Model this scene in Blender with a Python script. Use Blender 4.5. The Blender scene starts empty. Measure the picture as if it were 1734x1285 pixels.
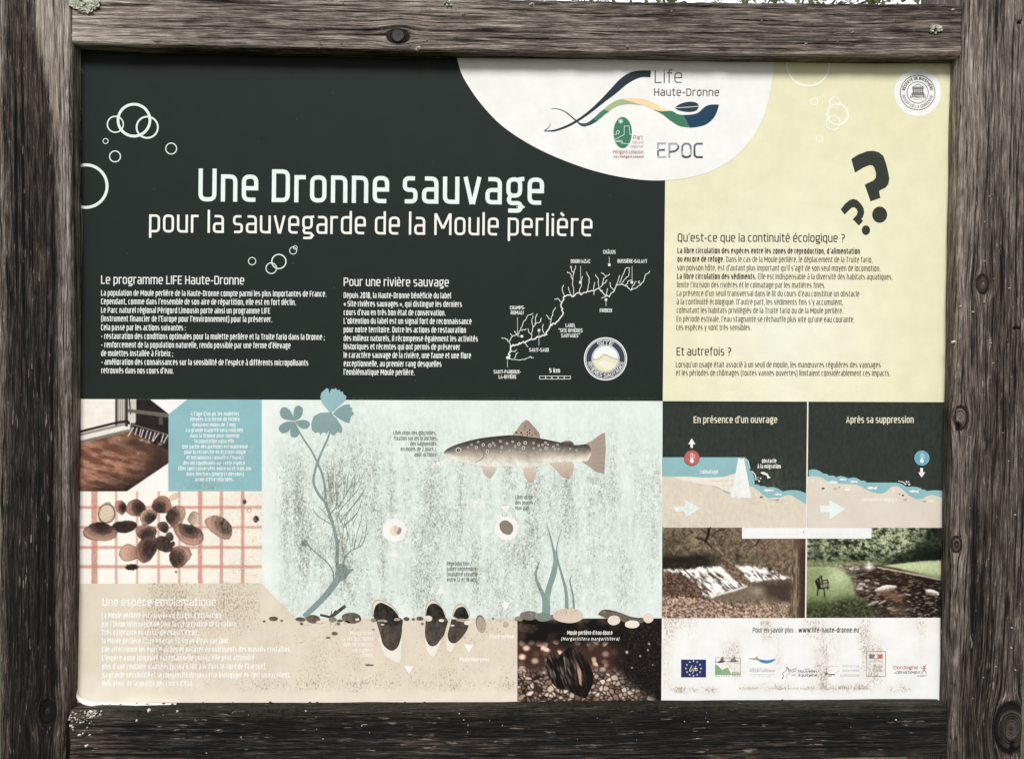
import bpy, math, random, unicodedata
import numpy as np
from mathutils import Vector, Matrix

random.seed(7)
SC = bpy.context.scene
COL = SC.collection
IW, IH = 1734.0, 1285.0            # proportions of the photograph
FPX = 1300.0                       # focal length in photograph pixels

# ------------------------------------------------------------------ camera
CAM = np.array([0.57266707, -1.06234198, 1.2946112])
YAW, PITCH, ROLL = 0.02087027, -0.01400495, 0.00474899
def cam_basis():
    cy, sy, cp, sp = math.cos(YAW), math.sin(YAW), math.cos(PITCH), math.sin(PITCH)
    f = np.array([sy * cp, cy * cp, sp]); r = np.array([cy, -sy, 0.0]); u = np.cross(r, f)
    cr, sr = math.cos(ROLL), math.sin(ROLL)
    return cr * r + sr * u, -sr * r + cr * u, f
CR, CU, CF = cam_basis()
cd = bpy.data.cameras.new('camera'); cam = bpy.data.objects.new('camera', cd); COL.objects.link(cam)
m = Matrix.Identity(4)
for i in range(3):
    m[i][0], m[i][1], m[i][2], m[i][3] = CR[i], CU[i], -CF[i], CAM[i]
cam.matrix_world = m
cd.sensor_fit = 'HORIZONTAL'; cd.sensor_width = 36.0; cd.lens = FPX / IW * 36.0
cd.clip_start = 0.01; cd.clip_end = 1000
SC.camera = cam

# ------------------------------------------------------------------ world, sun, exposure
SUN_EL, SUN_AZ = math.radians(44), math.radians(184)      # azimuth measured from +y towards +x
w = bpy.data.worlds.new('World'); SC.world = w; w.use_nodes = True
nt = w.node_tree; nt.nodes.clear()
out = nt.nodes.new('ShaderNodeOutputWorld'); bg = nt.nodes.new('ShaderNodeBackground')
sky = nt.nodes.new('ShaderNodeTexSky'); sky.sky_type = 'NISHITA'; sky.sun_disc = False
sky.sun_elevation = SUN_EL; sky.sun_rotation = SUN_AZ; sky.dust_density = 2; sky.air_density = 1.0; sky.ozone_density = 1.0
hs = nt.nodes.new('ShaderNodeHueSaturation'); hs.inputs['Saturation'].default_value = 0.12
nt.links.new(sky.outputs[0], hs.inputs['Color'])
# added boost: the half of the sky behind the panel is brightened towards white
tcw = nt.nodes.new('ShaderNodeTexCoord'); sx = nt.nodes.new('ShaderNodeSeparateXYZ'); nt.links.new(tcw.outputs['Generated'], sx.inputs[0])
cl = nt.nodes.new('ShaderNodeMapRange'); cl.interpolation_type = 'SMOOTHSTEP'
for i_, v_ in ((1, 0.1), (2, 0.8), (3, 1.0), (4, 6.5)): cl.inputs[i_].default_value = v_
nt.links.new(sx.outputs['Y'], cl.inputs[0])
vm = nt.nodes.new('ShaderNodeVectorMath'); vm.operation = 'SCALE'; nt.links.new(hs.outputs[0], vm.inputs[0]); nt.links.new(cl.outputs[0], vm.inputs['Scale'])
nt.links.new(vm.outputs[0], bg.inputs['Color'])
nt.links.new(bg.outputs[0], out.inputs['Surface']); bg.inputs['Strength'].default_value = 0.05
sd = bpy.data.lights.new('sun', 'SUN'); sd.energy = 2.3; sd.angle = math.radians(19); sd.color = (1.0, 0.99, 0.985)
sun = bpy.data.objects.new('sun', sd); COL.objects.link(sun)
sdir = Vector((math.sin(SUN_AZ) * math.cos(SUN_EL), math.cos(SUN_AZ) * math.cos(SUN_EL), math.sin(SUN_EL)))
sun.rotation_euler = sdir.to_track_quat('Z', 'Y').to_euler(); sun.location = (0.6, -6, 8)
SC.view_settings.view_transform = 'Standard'; SC.view_settings.look = 'None'
SC.view_settings.exposure = 0.57; SC.view_settings.gamma = 1.0; SC.view_settings.use_curve_mapping = False
SC.render.engine = 'CYCLES'; SC.render.resolution_x = 1024; SC.render.resolution_y = 758
SC.cycles.max_bounces = 6
SC.render.filter_size = 0.95

# ------------------------------------------------------------------ helpers
def plane(px, py, y0=0.0):
    """measured picture position -> (X, Z) on the upright plane y = y0"""
    px = np.asarray(px, float); py = np.asarray(py, float)
    a = (px - IW / 2) / FPX; b = (IH / 2 - py) / FPX
    dx = CF[0] + a * CR[0] + b * CU[0]; dy = CF[1] + a * CR[1] + b * CU[1]; dz = CF[2] + a * CR[2] + b * CU[2]
    t = (y0 - CAM[1]) / dy
    return CAM[0] + t * dx, CAM[2] + t * dz

def lin(c):
    c = np.asarray(c, float) / 255.0
    return np.where(c <= 0.04045, c / 12.92, ((c + 0.055) / 1.055) ** 2.4)
KA = 0.93
def alb(c): return lin(c) * KA

def hash2(ix, iy, s):
    h = (ix.astype(np.int64) * 374761393 + iy.astype(np.int64) * 668265263 + s * 974634777) & 0xFFFFFFFF
    h = ((h ^ (h >> 13)) * 1274126177) & 0xFFFFFFFF
    h = (h ^ (h >> 16)) & 0xFFFFFF
    return h / float(0xFFFFFF)
def vn(x, y, s=0):
    x = np.asarray(x, float); y = np.asarray(y, float)
    ix = np.floor(x); iy = np.floor(y); fx = x - ix; fy = y - iy
    fx = fx * fx * (3 - 2 * fx); fy = fy * fy * (3 - 2 * fy)
    a = hash2(ix, iy, s); b = hash2(ix + 1, iy, s); c = hash2(ix, iy + 1, s); d = hash2(ix + 1, iy + 1, s)
    return (a * (1 - fx) + b * fx) * (1 - fy) + (c * (1 - fx) + d * fx) * fy
def fbm(x, y, s=0, o=4):
    v = 0; a = 0.5; t = 0
    for k in range(o):
        v = v + a * vn(np.asarray(x) * 2 ** k + 17 * k, np.asarray(y) * 2 ** k + 31 * k, s + k); t += a; a *= 0.5
    return v / t
def sstep(a, b, x):
    t = np.clip((x - a) / (b - a), 0, 1); return t * t * (3 - 2 * t)
def blob(x, y, cx, cy, rx, ry):
    return np.exp(-(((x - cx) / rx) ** 2 + ((y - cy) / ry) ** 2))

def dirt(x, y):
    """how much algae and grime has settled on the print at each place"""
    x = np.asarray(x, float); y = np.asarray(y, float)
    d = np.zeros_like(x)
    n = fbm(x / 38, y / 55, 3); st = fbm(x / 13, y / 120, 9)
    mint = (x > 443) & (x < 1121) & (y > 677) & (y < 1048)
    md = 0.20 + 0.50 * (n - .15) + 0.75 * (st - 0.36)
    md = md * sstep(440, 500, x) * (0.30 + 0.70 * sstep(690, 800, y)) * (1 - 0.35 * sstep(1010, 1050, y)) * (1 - 0.25 * sstep(1030, 1110, x))
    md = md + 0.30 * blob(x, y, 500, 850, 28, 90) + 0.20 * blob(x, y, 560, 800, 55, 90) + 0.15 * blob(x, y, 630, 900, 60, 110)
    md = md + 0.16 * blob(x, y, 760, 880, 60, 90) + 0.12 * blob(x, y, 900, 880, 40, 80) - 0.15 * blob(x, y, 835, 860, 30, 90)
    d = np.where(mint, np.clip(md, 0.02, 1), d)
    sand = (x < 877) & (y > 986) & ~mint
    sd_ = 0.06 + 0.42 * n * sstep(205, 265, x) + 0.42 * (fbm(x / 20, y / 22, 33) - .25) * sstep(380, 470, x)
    sd_ = sd_ + 0.50 * blob(x, y, 290, 1045, 65, 75) + 0.36 * blob(x, y, 400, 1020, 50, 50) + 0.22 * blob(x, y, 300, 1130, 60, 30)
    sd_ = sd_ + (0.30 * vn(x / 14, y / 9, 5)) * np.exp(-((y - 1158) / 10) ** 2) * sstep(280, 420, x)
    sd_ = sd_ * (1 - sstep(1168, 1178, y)) * sstep(190, 250, x)
    d = np.where(sand, np.clip(sd_, 0, 1), d)
    gr = (x < 444) & (y > 831) & (y <= 986)
    d = np.where(gr, np.clip(0.05 + 0.38 * sstep(210, 400, x) * n + 0.1 * sstep(330, 430, x), 0, 1), d)
    te = (x > 284) & (x < 444) & (y > 676) & (y <= 831)
    d = np.where(te, np.clip(0.05 + 0.18 * n * sstep(720, 780, y) + 0.42 * blob(x, y, 350, 826, 35, 14) + 0.22 * blob(x, y, 385, 770, 50, 45), 0, 1), d)
    ft = (x >= 1121) & (y > 1046)
    fd = 0.85 * sstep(0.42, 0.78, vn(x / 24, y / 70, 21)) * n * 1.4 * (1 - sstep(1165, 1180, y))
    fd = fd + 0.85 * np.exp(-((y - 1167) / 7) ** 2) * sstep(1126, 1150, x) * (1 - sstep(1205, 1225, x)) * (0.5 + 0.7 * vn(x / 8, y / 8, 4))
    fd = fd + 0.70 * np.exp(-((y - 1163) / 8) ** 2) * sstep(1245, 1270, x) * (1 - sstep(1465, 1500, x)) * (0.3 + 0.9 * vn(x / 14, y / 14, 8))
    fd = fd + 0.40 * blob(x, y, 1410, 1090, 20, 60) + 0.18 * blob(x, y, 1245, 1085, 22, 30)
    d = np.where(ft, np.clip(fd * (1 - sstep(1560, 1590, x)), 0, 1), d)
    dg = (x >= 1121) & (y > 680) & (y <= 893)
    d = np.where(dg, np.clip(0.06 + 0.42 * st * (1 - sstep(1300, 1420, x)) * sstep(760, 850, y), 0, 1), d)
    ye = (x >= 1121) & (y <= 680)
    yd = 0.10 * blob(x, y, 1292, 560, 12, 45) + 0.06 * blob(x, y, 1245, 360, 60, 40) + 0.05 * blob(x, y, 1180, 350, 50, 40)
    d = np.where(ye, yd, d)
    return d

def new_mesh_object(name, verts, faces, mat, parent=None, col=None, attrs=None, smooth=False):
    me = bpy.data.meshes.new(name)
    verts = np.asarray(verts, np.float32)
    if isinstance(faces, np.ndarray):
        nf, k = faces.shape
        me.vertices.add(len(verts)); me.vertices.foreach_set('co', verts.ravel())
        me.loops.add(nf * k); me.loops.foreach_set('vertex_index', faces.ravel().astype(np.int32))
        me.polygons.add(nf); me.polygons.foreach_set('loop_start', np.arange(0, nf * k, k, dtype=np.int32))
        me.update(calc_edges=True)
    else:
        me.from_pydata([tuple(map(float, v)) for v in verts], [], faces)
    if col is not None:
        a = me.attributes.new('Col', 'FLOAT_COLOR', 'POINT')
        c = np.ones((len(verts), 4), np.float32); c[:, :3] = col
        a.data.foreach_set('color', c.ravel())
    for k, v in (attrs or {}).items():
        v = np.asarray(v, np.float32)
        if v.ndim == 2:
            a = me.attributes.new(k, 'FLOAT_VECTOR', 'POINT'); a.data.foreach_set('vector', v.ravel())
        else:
            a = me.attributes.new(k, 'FLOAT', 'POINT'); a.data.foreach_set('value', v)
    me.materials.append(mat)
    if smooth:
        me.polygons.foreach_set('use_smooth', [True] * len(me.polygons))
    me.update()
    o = bpy.data.objects.new(name, me); COL.objects.link(o)
    if parent is not None: o.parent = parent
    return o
def empty(name, label, cat, loc=(0, 0, 0), group=None):
    o = bpy.data.objects.new(name, None); COL.objects.link(o); o.location = loc; o.empty_display_size = 0.05
    o['label'] = label; o['category'] = cat
    if group: o['group'] = group
    return o
def tag(o, label=None, cat=None, group=None, kind=None):
    if label: o['label'] = label
    if cat: o['category'] = cat
    if group: o['group'] = group
    if kind: o['kind'] = kind
    return o

# ------------------------------------------------------------------ materials
def nodes_of(name):
    mt = bpy.data.materials.new(name); mt.use_nodes = True
    n = mt.node_tree; n.nodes.clear()
    o = n.nodes.new('ShaderNodeOutputMaterial'); b = n.nodes.new('ShaderNodeBsdfPrincipled')
    n.links.new(b.outputs[0], o.inputs['Surface'])
    return mt, n, b
def attr(n, name):
    a = n.nodes.new('ShaderNodeAttribute'); a.attribute_name = name; return a
def math_(n, op, a, b=None, clamp=False):
    k = n.nodes.new('ShaderNodeMath'); k.operation = op; k.use_clamp = clamp
    for i, v in enumerate((a, b)):
        if v is None: continue
        if isinstance(v, (int, float)): k.inputs[i].default_value = v
        else: n.links.new(v, k.inputs[i])
    return k.outputs[0]
def mix_(n, f, a, b, blend='MIX'):
    k = n.nodes.new('ShaderNodeMix'); k.data_type = 'RGBA'; k.blend_type = blend
    for s, v in ((k.inputs[0], f), (k.inputs[6], a), (k.inputs[7], b)):
        if isinstance(v, (int, float)): s.default_value = v
        elif isinstance(v, tuple): s.default_value = (*v, 1)
        else: n.links.new(v, s)
    return k.outputs[2]
def noise_(n, vec, scale, detail=3, rough=0.6):
    k = n.nodes.new('ShaderNodeTexNoise'); k.inputs['Scale'].default_value = scale
    k.inputs['Detail'].default_value = detail; k.inputs['Roughness'].default_value = rough
    n.links.new(vec, k.inputs['Vector']); return k.outputs['Fac']
def maprange(n, v, a, b, c=0.0, d=1.0):
    k = n.nodes.new('ShaderNodeMapRange'); k.interpolation_type = 'SMOOTHSTEP'
    for i, q in enumerate((v, a, b, c, d)):
        if isinstance(q, (int, float)): k.inputs[i].default_value = q
        else: n.links.new(q, k.inputs[i])
    return k.outputs[0]
def scaled(n, vec, s, off=(0, 0, 0)):
    k = n.nodes.new('ShaderNodeMapping'); k.inputs['Scale'].default_value = s; k.inputs['Location'].default_value = off
    n.links.new(vec, k.inputs['Vector']); return k.outputs[0]

def make_print():
    mt, n, b = nodes_of('weathered_print')
    c = attr(n, 'Col').outputs['Color']; d = attr(n, 'dirt').outputs['Fac']
    tc = n.nodes.new('ShaderNodeTexCoord').outputs['Object']
    s1 = noise_(n, scaled(n, tc, (1, 1, 0.62)), 430, 3, 0.7)
    s2 = noise_(n, scaled(n, tc, (1, 1, 0.5)), 190, 4, 0.75)
    s3 = noise_(n, tc, 28, 3, 0.6)
    warm = attr(n, 'warm').outputs['Fac']
    # greenish film
    film = math_(n, 'MULTIPLY', math_(n, 'MULTIPLY', d, maprange(n, s2, 0.34, 0.66)), 0.80, True)
    k1 = mix_(n, film, c, mix_(n, warm, (0.27, 0.26, 0.195), (0.62, 0.49, 0.37)))
    # dark specks
    thr = math_(n, 'SUBTRACT', 0.69, math_(n, 'MULTIPLY', d, 0.30))
    sp = maprange(n, s1, thr, math_(n, 'ADD', thr, 0.12))
    sp = math_(n, 'MULTIPLY', sp, maprange(n, d, 0.02, 0.3, 0.0, 0.57))
    brown = mix_(n, warm, mix_(n, maprange(n, s3, 0.4, 0.6), (0.11, 0.095, 0.06), (0.10, 0.108, 0.078)), (0.15, 0.095, 0.055))
    k2 = mix_(n, sp, k1, brown)
    # bleached patches where the grime was washed off
    bl = math_(n, 'MULTIPLY', maprange(n, noise_(n, scaled(n, tc, (1, 1, .4)), 120, 4, .7), 0.56, 0.72), maprange(n, d, 0.12, 0.45, 0.0, 0.22))
    k2b = mix_(n, bl, k2, (0.80, 0.81, 0.77))
    # faint overall unevenness of the vinyl
    un = maprange(n, s3, 0.3, 0.7, 0.955, 1.03)
    hsv = n.nodes.new('ShaderNodeHueSaturation'); n.links.new(k2b, hsv.inputs['Color']); n.links.new(un, hsv.inputs['Value'])
    # sparse fly specks everywhere
    v = n.nodes.new('ShaderNodeTexVoronoi'); v.inputs['Scale'].default_value = 17; n.links.new(tc, v.inputs['Vector'])
    v2 = n.nodes.new('ShaderNodeTexVoronoi'); v2.inputs['Scale'].default_value = 31; n.links.new(tc, v2.inputs['Vector'])
    f1 = math_(n, 'LESS_THAN', v.outputs['Distance'], 0.022); f2 = math_(n, 'LESS_THAN', v2.outputs['Distance'], 0.022)
    k3 = mix_(n, math_(n, 'MULTIPLY', f1, 0.8), hsv.outputs[0], (0.05, 0.045, 0.04))
    k4 = mix_(n, math_(n, 'MULTIPLY', f2, 0.35), k3, (0.25, 0.22, 0.19))
    n.links.new(k4, b.inputs['Base Color'])
    b.inputs['Roughness'].default_value = 0.6; b.inputs['Specular IOR Level'].default_value = 0.10
    bp = n.nodes.new('ShaderNodeBump'); bp.inputs['Strength'].default_value = 0.08; bp.inputs['Distance'].default_value = 0.0005
    n.links.new(s2, bp.inputs['Height']); n.links.new(bp.outputs[0], b.inputs['Normal'])
    return mt
PRINT = make_print()

def make_wood():
    mt, n, b = nodes_of('weathered_wood')
    g = attr(n, 'grain').outputs['Vector']; tone = attr(n, 'tone').outputs['Fac']
    moss = attr(n, 'moss').outputs['Fac']; hole = attr(n, 'hole').outputs['Fac']
    A = maprange(n, noise_(n, scaled(n, g, (1, 0.05, 1)), 640, 5, 0.74), 0.28, 0.72)
    B = noise_(n, scaled(n, g, (1, 0.065, 1), (3, 1, 0)), 200, 5, 0.68)
    Cn = noise_(n, scaled(n, g, (1, 0.11, 1), (7, 2, 0)), 330, 3, 0.6)
    Dn = noise_(n, scaled(n, g, (1, 0.018, 1), (1, 9, 0)), 330, 3, 0.55)
    E_ = noise_(n, scaled(n, g, (1, 0.4, 1), (1, 5, 4)), 45, 4, 0.6)
    crack = maprange(n, Dn, 0.34, 0.42, 1.0, 0.0)
    Gn = noise_(n, scaled(n, g, (1, 0.013, 1), (5, 3, 0)), 150, 2, 0.5)
    ridge = math_(n, 'MULTIPLY', maprange(n, math_(n, 'ABSOLUTE', math_(n, 'SUBTRACT', Gn, 0.5)), 0.0, 0.030, 1.0, 0.0), maprange(n, E_, 0.38, 0.6, 0.35, 1.0))
    t = math_(n, 'ADD', tone, math_(n, 'MULTIPLY', math_(n, 'SUBTRACT', A, 0.5), 0.44))
    t = math_(n, 'ADD', t, math_(n, 'MULTIPLY', math_(n, 'SUBTRACT', B, 0.5), 0.62))
    t = math_(n, 'ADD', t, math_(n, 'MULTIPLY', math_(n, 'SUBTRACT', E_, 0.5), 0.35))
    t = math_(n, 'SUBTRACT', t, math_(n, 'MULTIPLY', crack, 0.34))
    t = math_(n, 'SUBTRACT', t, math_(n, 'MULTIPLY', ridge, 0.24))
    r = n.nodes.new('ShaderNodeValToRGB'); n.links.new(t, r.inputs[0])
    e = r.color_ramp.elements
    e[0].position = 0.0; e[0].color = (0.0065, 0.0054, 0.0048, 1)
    e[1].position = 1.0; e[1].color = (0.70, 0.62, 0.54, 1)
    for p, c in ((0.22, (0.023, 0.0185, 0.0160)), (0.45, (0.110, 0.086, 0.073)), (0.68, (0.315, 0.260, 0.224))):
        k = e.new(p); k.color = (*c, 1)
    # pale fibre flecks
    fl = math_(n, 'MULTIPLY', maprange(n, Cn, 0.635, 0.69), maprange(n, E_, 0.42, 0.6, 0.15, 0.75))
    c1 = mix_(n, fl, r.outputs[0], (0.46, 0.39, 0.335))
    mo = math_(n, 'MULTIPLY', moss, maprange(n, noise_(n, g, 160, 4, .7), 0.4, 0.62))
    c2 = mix_(n, mo, c1, (0.045, 0.039, 0.025))
    c3 = mix_(n, hole, c2, (0.006, 0.005, 0.005))
    n.links.new(c3, b.inputs['Base Color'])
    b.inputs['Roughness'].default_value = 0.85; b.inputs['Specular IOR Level'].default_value = 0.2
    h = math_(n, 'ADD', math_(n, 'MULTIPLY', A, 0.5), math_(n, 'MULTIPLY', B, 0.6))
    h = math_(n, 'SUBTRACT', h, math_(n, 'MULTIPLY', crack, 0.6)); h = math_(n, 'SUBTRACT', h, math_(n, 'MULTIPLY', ridge, 0.45)); h = math_(n, 'ADD', h, math_(n, 'MULTIPLY', fl, 0.15))
    bp = n.nodes.new('ShaderNodeBump'); bp.inputs['Strength'].default_value = 0.9; bp.inputs['Distance'].default_value = 0.0025
    n.links.new(h, bp.inputs['Height']); n.links.new(bp.outputs[0], b.inputs['Normal'])
    return mt
WOOD = make_wood()

def simple(name, c, rough=0.8, var=0.25, scale=60, bump=0.0, c2=None, trans=0.0):
    mt, n, b = nodes_of(name)
    tc = n.nodes.new('ShaderNodeTexCoord').outputs['Object']
    f = noise_(n, tc, scale, 4, 0.65)
    c2 = c2 or tuple(x * (1 - var) for x in c)
    n.links.new(mix_(n, maprange(n, f, 0.35, 0.65), c2, c), b.inputs['Base Color'])
    b.inputs['Roughness'].default_value = rough
    if bump:
        bp = n.nodes.new('ShaderNodeBump'); bp.inputs['Strength'].default_value = bump; bp.inputs['Distance'].default_value = 0.002
        n.links.new(f, bp.inputs['Height']); n.links.new(bp.outputs[0], b.inputs['Normal'])
    return mt
LICHEN = simple('lichen', (0.60, 0.62, 0.50), 0.95, 0, 240, 0.6, (0.30, 0.31, 0.24))
CRUMB = simple('pale_crumb', (0.66, 0.62, 0.55), 0.9, 0.3, 200)
BOARD = simple('board_edge', (0.62, 0.60, 0.56), 0.6, 0.2, 90)
PEEL = simple('bleached_vinyl', (0.80, 0.79, 0.76), 0.5, 0.1, 90)
LEAF = simple('leaf', (0.075, 0.105, 0.045), 0.55, 0.4, 3, 0, (0.035, 0.055, 0.022))
LEAF2 = simple('pale_leaf', (0.22, 0.24, 0.13), 0.6, 0.4, 3, 0, (0.10, 0.12, 0.055))
_n = LEAF2.node_tree; _o = [k for k in _n.nodes if k.type == 'OUTPUT_MATERIAL'][0]; _b = [k for k in _n.nodes if k.type == 'BSDF_PRINCIPLED'][0]
_t = _n.nodes.new('ShaderNodeBsdfTranslucent'); _t.inputs['Color'].default_value = (0.20, 0.23, 0.10, 1); _m = _n.nodes.new('ShaderNodeMixShader'); _m.inputs[0].default_value = 0.45
_n.links.new(_b.outputs[0], _m.inputs[1]); _n.links.new(_t.outputs[0], _m.inputs[2]); _n.links.new(_m.outputs[0], _o.inputs['Surface'])
BARK = simple('bark', (0.10, 0.085, 0.07), 0.9, 0.5, 30, 0.6)

# ------------------------------------------------------------------ ground
def make_ground():
    mt, n, b = nodes_of('grassy_ground')
    tc = n.nodes.new('ShaderNodeTexCoord').outputs['Object']
    f = noise_(n, tc, 1.3, 6, 0.65); g = noise_(n, tc, 40, 5, 0.7)
    c = mix_(n, maprange(n, f, 0.42, 0.6), (0.055, 0.075, 0.03), (0.13, 0.105, 0.075))
    c = mix_(n, maprange(n, g, 0.56, 0.68, 0, 0.8), c, (0.27, 0.24, 0.19))
    n.links.new(c, b.inputs['Base Color']); b.inputs['Roughness'].default_value = 0.95
    bp = n.nodes.new('ShaderNodeBump'); bp.inputs['Strength'].default_value = 0.7; bp.inputs['Distance'].default_value = 0.03
    n.links.new(g, bp.inputs['Height']); n.links.new(bp.outputs[0], b.inputs['Normal'])
    return mt
go = new_mesh_object('ground', [(-250, -250, 0), (250, -250, 0), (250, 250, 0), (-250, 250, 0)], [(0, 1, 2, 3)], make_ground())
tag(go, kind='structure')

# ------------------------------------------------------------------ weathered wooden frame
frame = empty('wooden_frame', 'weathered dark wooden frame of two posts and two rails around the printed panel', 'frame', (0.6, 0.03, 0))
def edge_fn(pts):
    pts = sorted(pts); xs = [p[0] for p in pts]; ys = [p[1] for p in pts]
    def f(v):
        v = np.asarray(v, float)
        r = np.interp(v, xs, ys)
        r = np.where(v < xs[0], ys[0] + (v - xs[0]) * (ys[1] - ys[0]) / (xs[1] - xs[0]), r)
        r = np.where(v > xs[-1], ys[-1] + (v - xs[-1]) * (ys[-1] - ys[-2]) / (xs[-1] - xs[-2]), r)
        return r
    return f
def beam(name, axis, d, back, e0, e1, vs, seed, tone_fn, knots=(), rc=0.0042, nf=74, moss_fn=None, ends=None, holes=()):
    """axis 'z' post: e0/e1 = left/right edge X as function of Z; axis 'x' rail: e0/e1 = top/bottom edge Z as function of X"""
    vs = np.asarray(vs, float); nv = len(vs)
    a0 = e0(vs); a1 = e1(vs)
    sgn = 1.0 if axis == 'z' else -1.0              # direction from edge 0 to edge 1
    # cross-section as list of (kind, s): position across (0..1), depth, offsets
    sec = []
    sides = np.concatenate([np.linspace(back, 0.006, 4), np.linspace(0.002, -d + rc, 12)])
    for y in sides: sec.append((0, 0.0, y))
    for k in range(1, 5):
        a = math.pi / 2 * k / 5; sec.append((0, rc * (1 - math.cos(a)), -d + rc - rc * math.sin(a)))
    for k in range(nf): sec.append((2, k / (nf - 1), -d))
    for k in range(4, 0, -1):
        a = math.pi / 2 * k / 5; sec.append((1, rc * (1 - math.cos(a)), -d + rc - rc * math.sin(a)))
    for y in sides[::-1]: sec.append((1, 0.0, y))
    ns = len(sec)
    A = np.zeros((nv, ns)); Y = np.zeros((nv, ns)); nx = np.zeros(ns); ny = np.zeros(ns)
    for j, (k, s, y) in enumerate(sec):
        if k == 0: A[:, j] = a0 + sgn * s
        elif k == 1: A[:, j] = a1 - sgn * s
        else: A[:, j] = a0 + sgn * rc + (a1 - a0 - 2 * sgn * rc) * s
        Y[:, j] = y
        f = 1.0 if k == 2 else (0.0 if s == 0 else s / rc)
        q = 0 if k == 2 else (-sgn if k == 0 else sgn)
        ny[j] = -f; nx[j] = q * (1 - f)
    # perimeter coordinate
    dl = np.sqrt(np.diff(A, axis=1) ** 2 + np.diff(Y, axis=1) ** 2)
    U = np.concatenate([np.zeros((nv, 1)), np.cumsum(dl, axis=1)], axis=1)
    U = U - U[:, [ns // 2]]
    V = np.repeat(vs[:, None], ns, 1)
    # grain coordinate flows round the knots
    g = U + 0.006 * (fbm(V * 2.2, U * 6, seed) - 0.5) * 2
    hole = np.zeros_like(U); lump = np.zeros_like(U); kd = np.zeros_like(U)
    for (ka, kv, R, depth) in knots:                 # ka: across position in world
        # nearest perimeter coordinate at that position on the front face
        jj = np.argmin(np.abs(A[:, 16:ns - 16] - ka), axis=1) + 16
        i0 = int(np.argmin(np.abs(vs - kv))); u0 = U[i0, jj[i0]]
        du = U - u0; dv = (V - kv)
        r2 = du ** 2 + (dv / 1.5) ** 2
        infl = np.exp(-r2 / (5 * R) ** 2)
        g = g + np.sign(du) * -1.0 * (R * R * 1.1 * np.abs(du) / (r2 + R * R * 0.5)) * infl
        rr = np.sqrt(r2) / R
        inside = sstep(1.08, 0.92, rr)
        g = g * (1 - inside) + (np.sqrt(r2) * 0.9 + seed) * inside
        ring = np.exp(-((rr - 1.0) / 0.13) ** 2)
        kd = kd + inside * 0.06 + ring * 0.30
        lump = lump + inside * depth - ring * 0.0016
    for (ka, kv, ra, rv) in holes:
        jj = np.argmin(np.abs(A - ka), axis=1); i0 = int(np.argmin(np.abs(vs - kv))); u0 = U[i0, jj[i0]]
        rr = np.sqrt(((U - u0) / ra) ** 2 + ((V - kv) / rv) ** 2) + 0.35 * (vn(U * 400, V * 400, seed) - 0.5)
        hh = sstep(1.1, 0.8, rr); hole = np.maximum(hole, hh); lump = lump - hh * 0.004
    # weathered surface: ridges, dips and splinters
    dis = 0.0016 * (fbm(g * 90, V * 3.2, seed + 3) - 0.5) * 2 + 0.0011 * (fbm(g * 300, V * 10, seed + 5, 3) - 0.5) * 2 \
        + 0.0022 * (fbm(U * 10, V * 9, seed + 8, 3) - 0.5)
    cr = vn(g * 210, V * 2.0, seed + 11); dis = dis - 0.0022 * sstep(0.83, 0.95, cr) * (np.abs(ny)[None, :] > 0.5)
    # nicked arrises
    edge = np.array([1.0 if (k != 2 and s > 0) or (k == 2 and (s < 0.03 or s > 0.97)) else 0.0 for k, s, y in sec])[None, :]
    dis = dis - edge * 0.0030 * sstep(0.5, 0.9, fbm(V * 42, U * 20, seed + 15, 3))
    dis = dis + lump
    A = A + dis * nx[None, :]; Y = Y + dis * ny[None, :]
    # tone is darkened in the cracks and around the knots
    fr = (A - a0[:, None]) / (a1 - a0)[:, None]
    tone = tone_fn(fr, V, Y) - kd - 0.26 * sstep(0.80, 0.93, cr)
    moss = moss_fn(fr, V, Y) if moss_fn else np.zeros_like(U)
    verts = np.zeros((nv * ns, 3))
    if axis == 'z':
        verts[:, 0] = A.ravel(); verts[:, 2] = V.ravel()
    else:
        verts[:, 0] = V.ravel(); verts[:, 2] = A.ravel()
    verts[:, 1] = Y.ravel()
    i = np.arange(nv - 1)[:, None] * ns; j = np.arange(ns)[None, :]; j2 = (j + 1) % ns
    q = np.stack([i + j, i + j2, i + ns + j2, i + ns + j], -1).reshape(-1, 4)
    q = q[:, ::-1] if axis == 'z' else q
    faces = [tuple(f) for f in q.tolist()]
    c0 = tuple(range(ns)); c1 = tuple(range((nv - 1) * ns, nv * ns))
    faces += [c0, c1[::-1]] if axis == 'z' else [c0[::-1], c1]
    gv = np.stack([g.ravel(), V.ravel(), np.full(g.size, seed * 0.37)], -1)
    verts = verts - np.array([0.6, 0.03, 0])
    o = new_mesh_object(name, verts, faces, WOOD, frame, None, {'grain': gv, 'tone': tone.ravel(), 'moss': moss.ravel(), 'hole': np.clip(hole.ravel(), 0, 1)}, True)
    return o

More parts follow.
